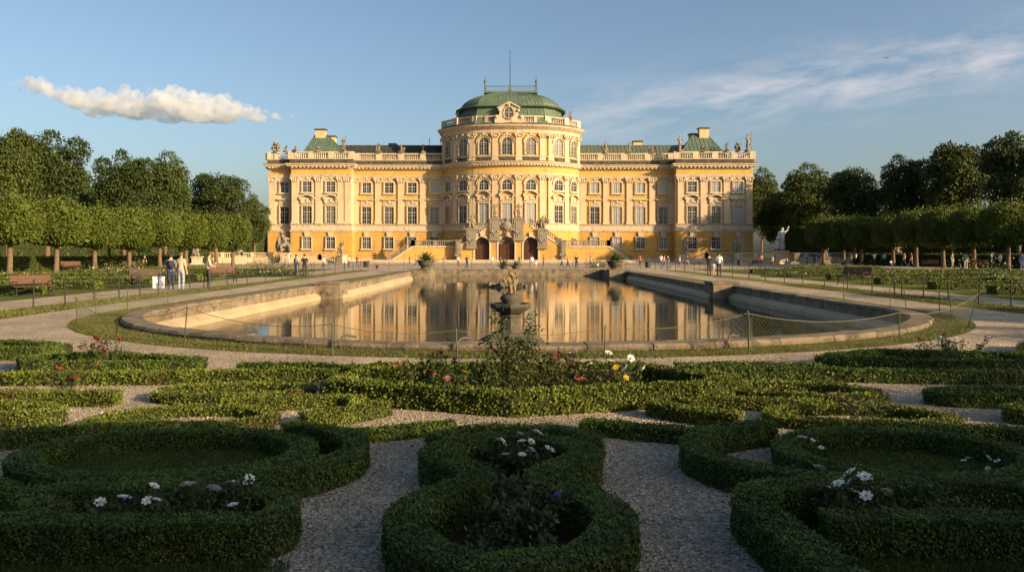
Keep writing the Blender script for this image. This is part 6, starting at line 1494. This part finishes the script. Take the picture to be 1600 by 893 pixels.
def far_clump(label, px, fy, w_, h, cols, seed, n=15, mat='rose_leaf'):
    X, Y = gp(px, fy); g = np.random.default_rng(seed); e = empty('flower_clump', (X, Y, 0), label, 'flowers', 'flower clumps on the side lawns')
    P = g.normal(size=(900, 3)) * np.array([w_ * .38, w_ * .22, h * .3]); P[:, 2] = np.abs(P[:, 2]) * 1.3
    link('foliage', qmesh('foliage', leaves(P, unit(g.normal(size=P.shape) + np.array([0, 0, .6])), .14, .09, (0, .8), .2, g), [MT[mat]]), e)
    mb = MB()
    for k in range(n):
        p = g.normal(size=3) * np.array([w_ * .36, w_ * .2, h * .12]) + np.array([0, 0, h * .62]); mb.blob(tuple(p), float(g.uniform(.03, .065)), int(k), .3, 5, int(k) % len(cols))
    mb.build('blossoms', [PET[c] for c in cols], e)
for i, a in enumerate((('rosy flower clump on the near left lawn behind the first bench', 50, 443, 3.2, .9, ['salmon', 'crimson']), ('tall straggly flower clump on the left lawn, between the two nearest benches', 165, 437, 4.0, 1.3, ['pink', 'white']), ('pale flower clump on the left lawn beyond the dark bench', 190, 429, 3.5, 1.2, ['white', 'pink']),
        ('white flower clump on the left lawn right of the white box', 250, 433, 3.0, .7, ['white']), ('reddish flowers far out on the left lawn', 110, 433, 5, .6, ['crimson', 'salmon']), ('white flower bed left of the person in pale blue', 410, 432, 3.6, .7, ['white']), ('second white flower bed left of the pond, closer to the fence', 436, 432, 3.0, .6, ['white', 'yellow']), ('dark straggly plants on the lawn before the left terrace', 420, 420, 5, 1.4, ['salmon']),
        ('tall pale sunlit flowering shrub on the right lawn', 1532, 437, 3.6, 1.9, ['white', 'yellow']), ('white flower bed at the right edge of the right lawn', 1580, 438, 3.6, .8, ['white']), ('reddish flower bed left of the pale shrub on the right lawn', 1480, 437, 5.5, .7, ['crimson', 'salmon', 'white']), ('white flower bed in the middle of the right lawn', 1368, 431, 6, .6, ['white', 'white', 'pink']),
        ('long white flower bed on the right lawn', 1440, 431, 6, .6, ['white']), ('white flowers nearest the palace on the right lawn', 1275, 420, 5, .7, ['white']), ('white flowers by the right path fence', 1225, 433, 3, .6, ['white', 'yellow']), ('rusty red flowers right of the pond under the trees', 1310, 421, 6, .8, ['crimson', 'salmon']), ('dark bush with white flowers beside the right stair', 936, 418.5, 2.4, 1.5, ['crimson']))):
    far_clump(*a, seed=700 + i)
# ------------------------------------------------------------------ a bird and a cloud
b = empty('bird', (xat(1385, 90), 90, CAMH + (HY - 91) * 90 / F), 'small dark bird flying under the thin cloud on the right', 'bird', rz=.6)
mb = MB(); mb.tube([(-.2, 0, 0), (-.12, 0, .0), (0, 0, .01), (.1, 0, .02), (.17, 0, .03), (.22, 0, .02)], [.015, .04, .055, .05, .03, .006], 8); mb.add([(-.2, -.02, 0), (-.2, .02, 0), (-.34, .07, 0), (-.34, -.07, 0), (-.27, 0, .015)], [(0, 1, 4), (1, 2, 4), (2, 3, 4), (3, 0, 4)]); mb.build('body', MT['bird'], b)
for sy in (-1, 1):
    mb = MB(); mb.add([(.08, sy * .03, .02), (-.08, sy * .03, .02), (.12, sy * .2, .12), (-.04, sy * .2, .11), (.0, sy * .42, .06), (.0, sy * .03, .035), (.04, sy * .2, .135)], [(0, 2, 6, 5), (5, 6, 3, 1), (2, 4, 6), (6, 4, 3), (0, 1, 3, 2), (2, 3, 4)]); mb.build('wing', MT['bird'], b, False, False)

m, nt, bb = nodes_of('cloud_vapour'); nt.nodes.remove(bb); pv = N(nt, 'ShaderNodeVolumePrincipled'); MT['cloud'] = m
pv.inputs['Color'].default_value = (.94, .97, 1, 1); pv.inputs['Anisotropy'].default_value = .2
tc = N(nt, 'ShaderNodeTexCoord')
n1 = N(nt, 'ShaderNodeTexNoise'); n1.inputs['Scale'].default_value = .022; n1.inputs['Detail'].default_value = 6; n1.inputs['Roughness'].default_value = .7; nt.links.new(tc.outputs['Object'], n1.inputs['Vector'])
d_ = ramp(nt, n1.outputs['Fac'], [(.42, (0, 0, 0)), (.72, (1, 1, 1))]); mu = N(nt, 'ShaderNodeMath', operation='MULTIPLY'); nt.links.new(d_, mu.inputs[0]); mu.inputs[1].default_value = .045; nt.links.new(mu.outputs[0], pv.inputs['Density'])
nt.links.new(pv.outputs[0], nt.nodes['Material Output'].inputs['Volume'])
D = 3600.0; rr = random.Random(12)
def cp(px, py): return (xat(px, D), CAMH + (HY - py) * D / F)
mb = MB(); base = lambda px: 190 - (px - 50) * -.0 
prof = [(36, 134, 6), (62, 138, 18), (85, 146, 15), (110, 153, 17), (135, 159, 19), (165, 164, 25), (195, 165, 27), (225, 168, 25), (255, 167, 29), (285, 166, 31), (315, 170, 28), (345, 171, 27), (375, 176, 19), (400, 180, 13), (425, 182, 8), (450, 182, 4)]
for px, py, r in prof:
    for k in range(7):      # heavy flat-bottomed body
        X, Zc = cp(px + rr.uniform(-13, 13), py + rr.uniform(-r * .3, r * .45)); q = r * rr.uniform(.45, .7) * D / F
        mb.blob((X, D + rr.uniform(-70, 70), Zc), (q * 1.3, q * 1.3, q * .7), rr.randint(0, 999), .05, 14)
    for k in range(26):     # small heads boiling out of the top and front
        a_ = rr.uniform(.1, 3.0); X, Zc = cp(px + rr.uniform(-9, 9) + r * .75 * math.cos(a_), py - r * rr.uniform(.2, .85) * math.sin(a_)); q = r * rr.uniform(.14, .32) * D / F
        mb.blob((X, D - rr.uniform(-20, 95), Zc), (q, q, q), rr.randint(0, 999), .12, 10)
o = mb.build('cloud', MT['cloud'], None, True)
rm = o.modifiers.new('r', 'REMESH'); rm.mode = 'VOXEL'; rm.voxel_size = 6
dg = bpy.context.evaluated_depsgraph_get(); dg.update(); me = bpy.data.meshes.new_from_object(o.evaluated_get(dg)); o.modifiers.clear(); o.data = me
tag(o, 'long white fair-weather cloud above the left trees', 'cloud')
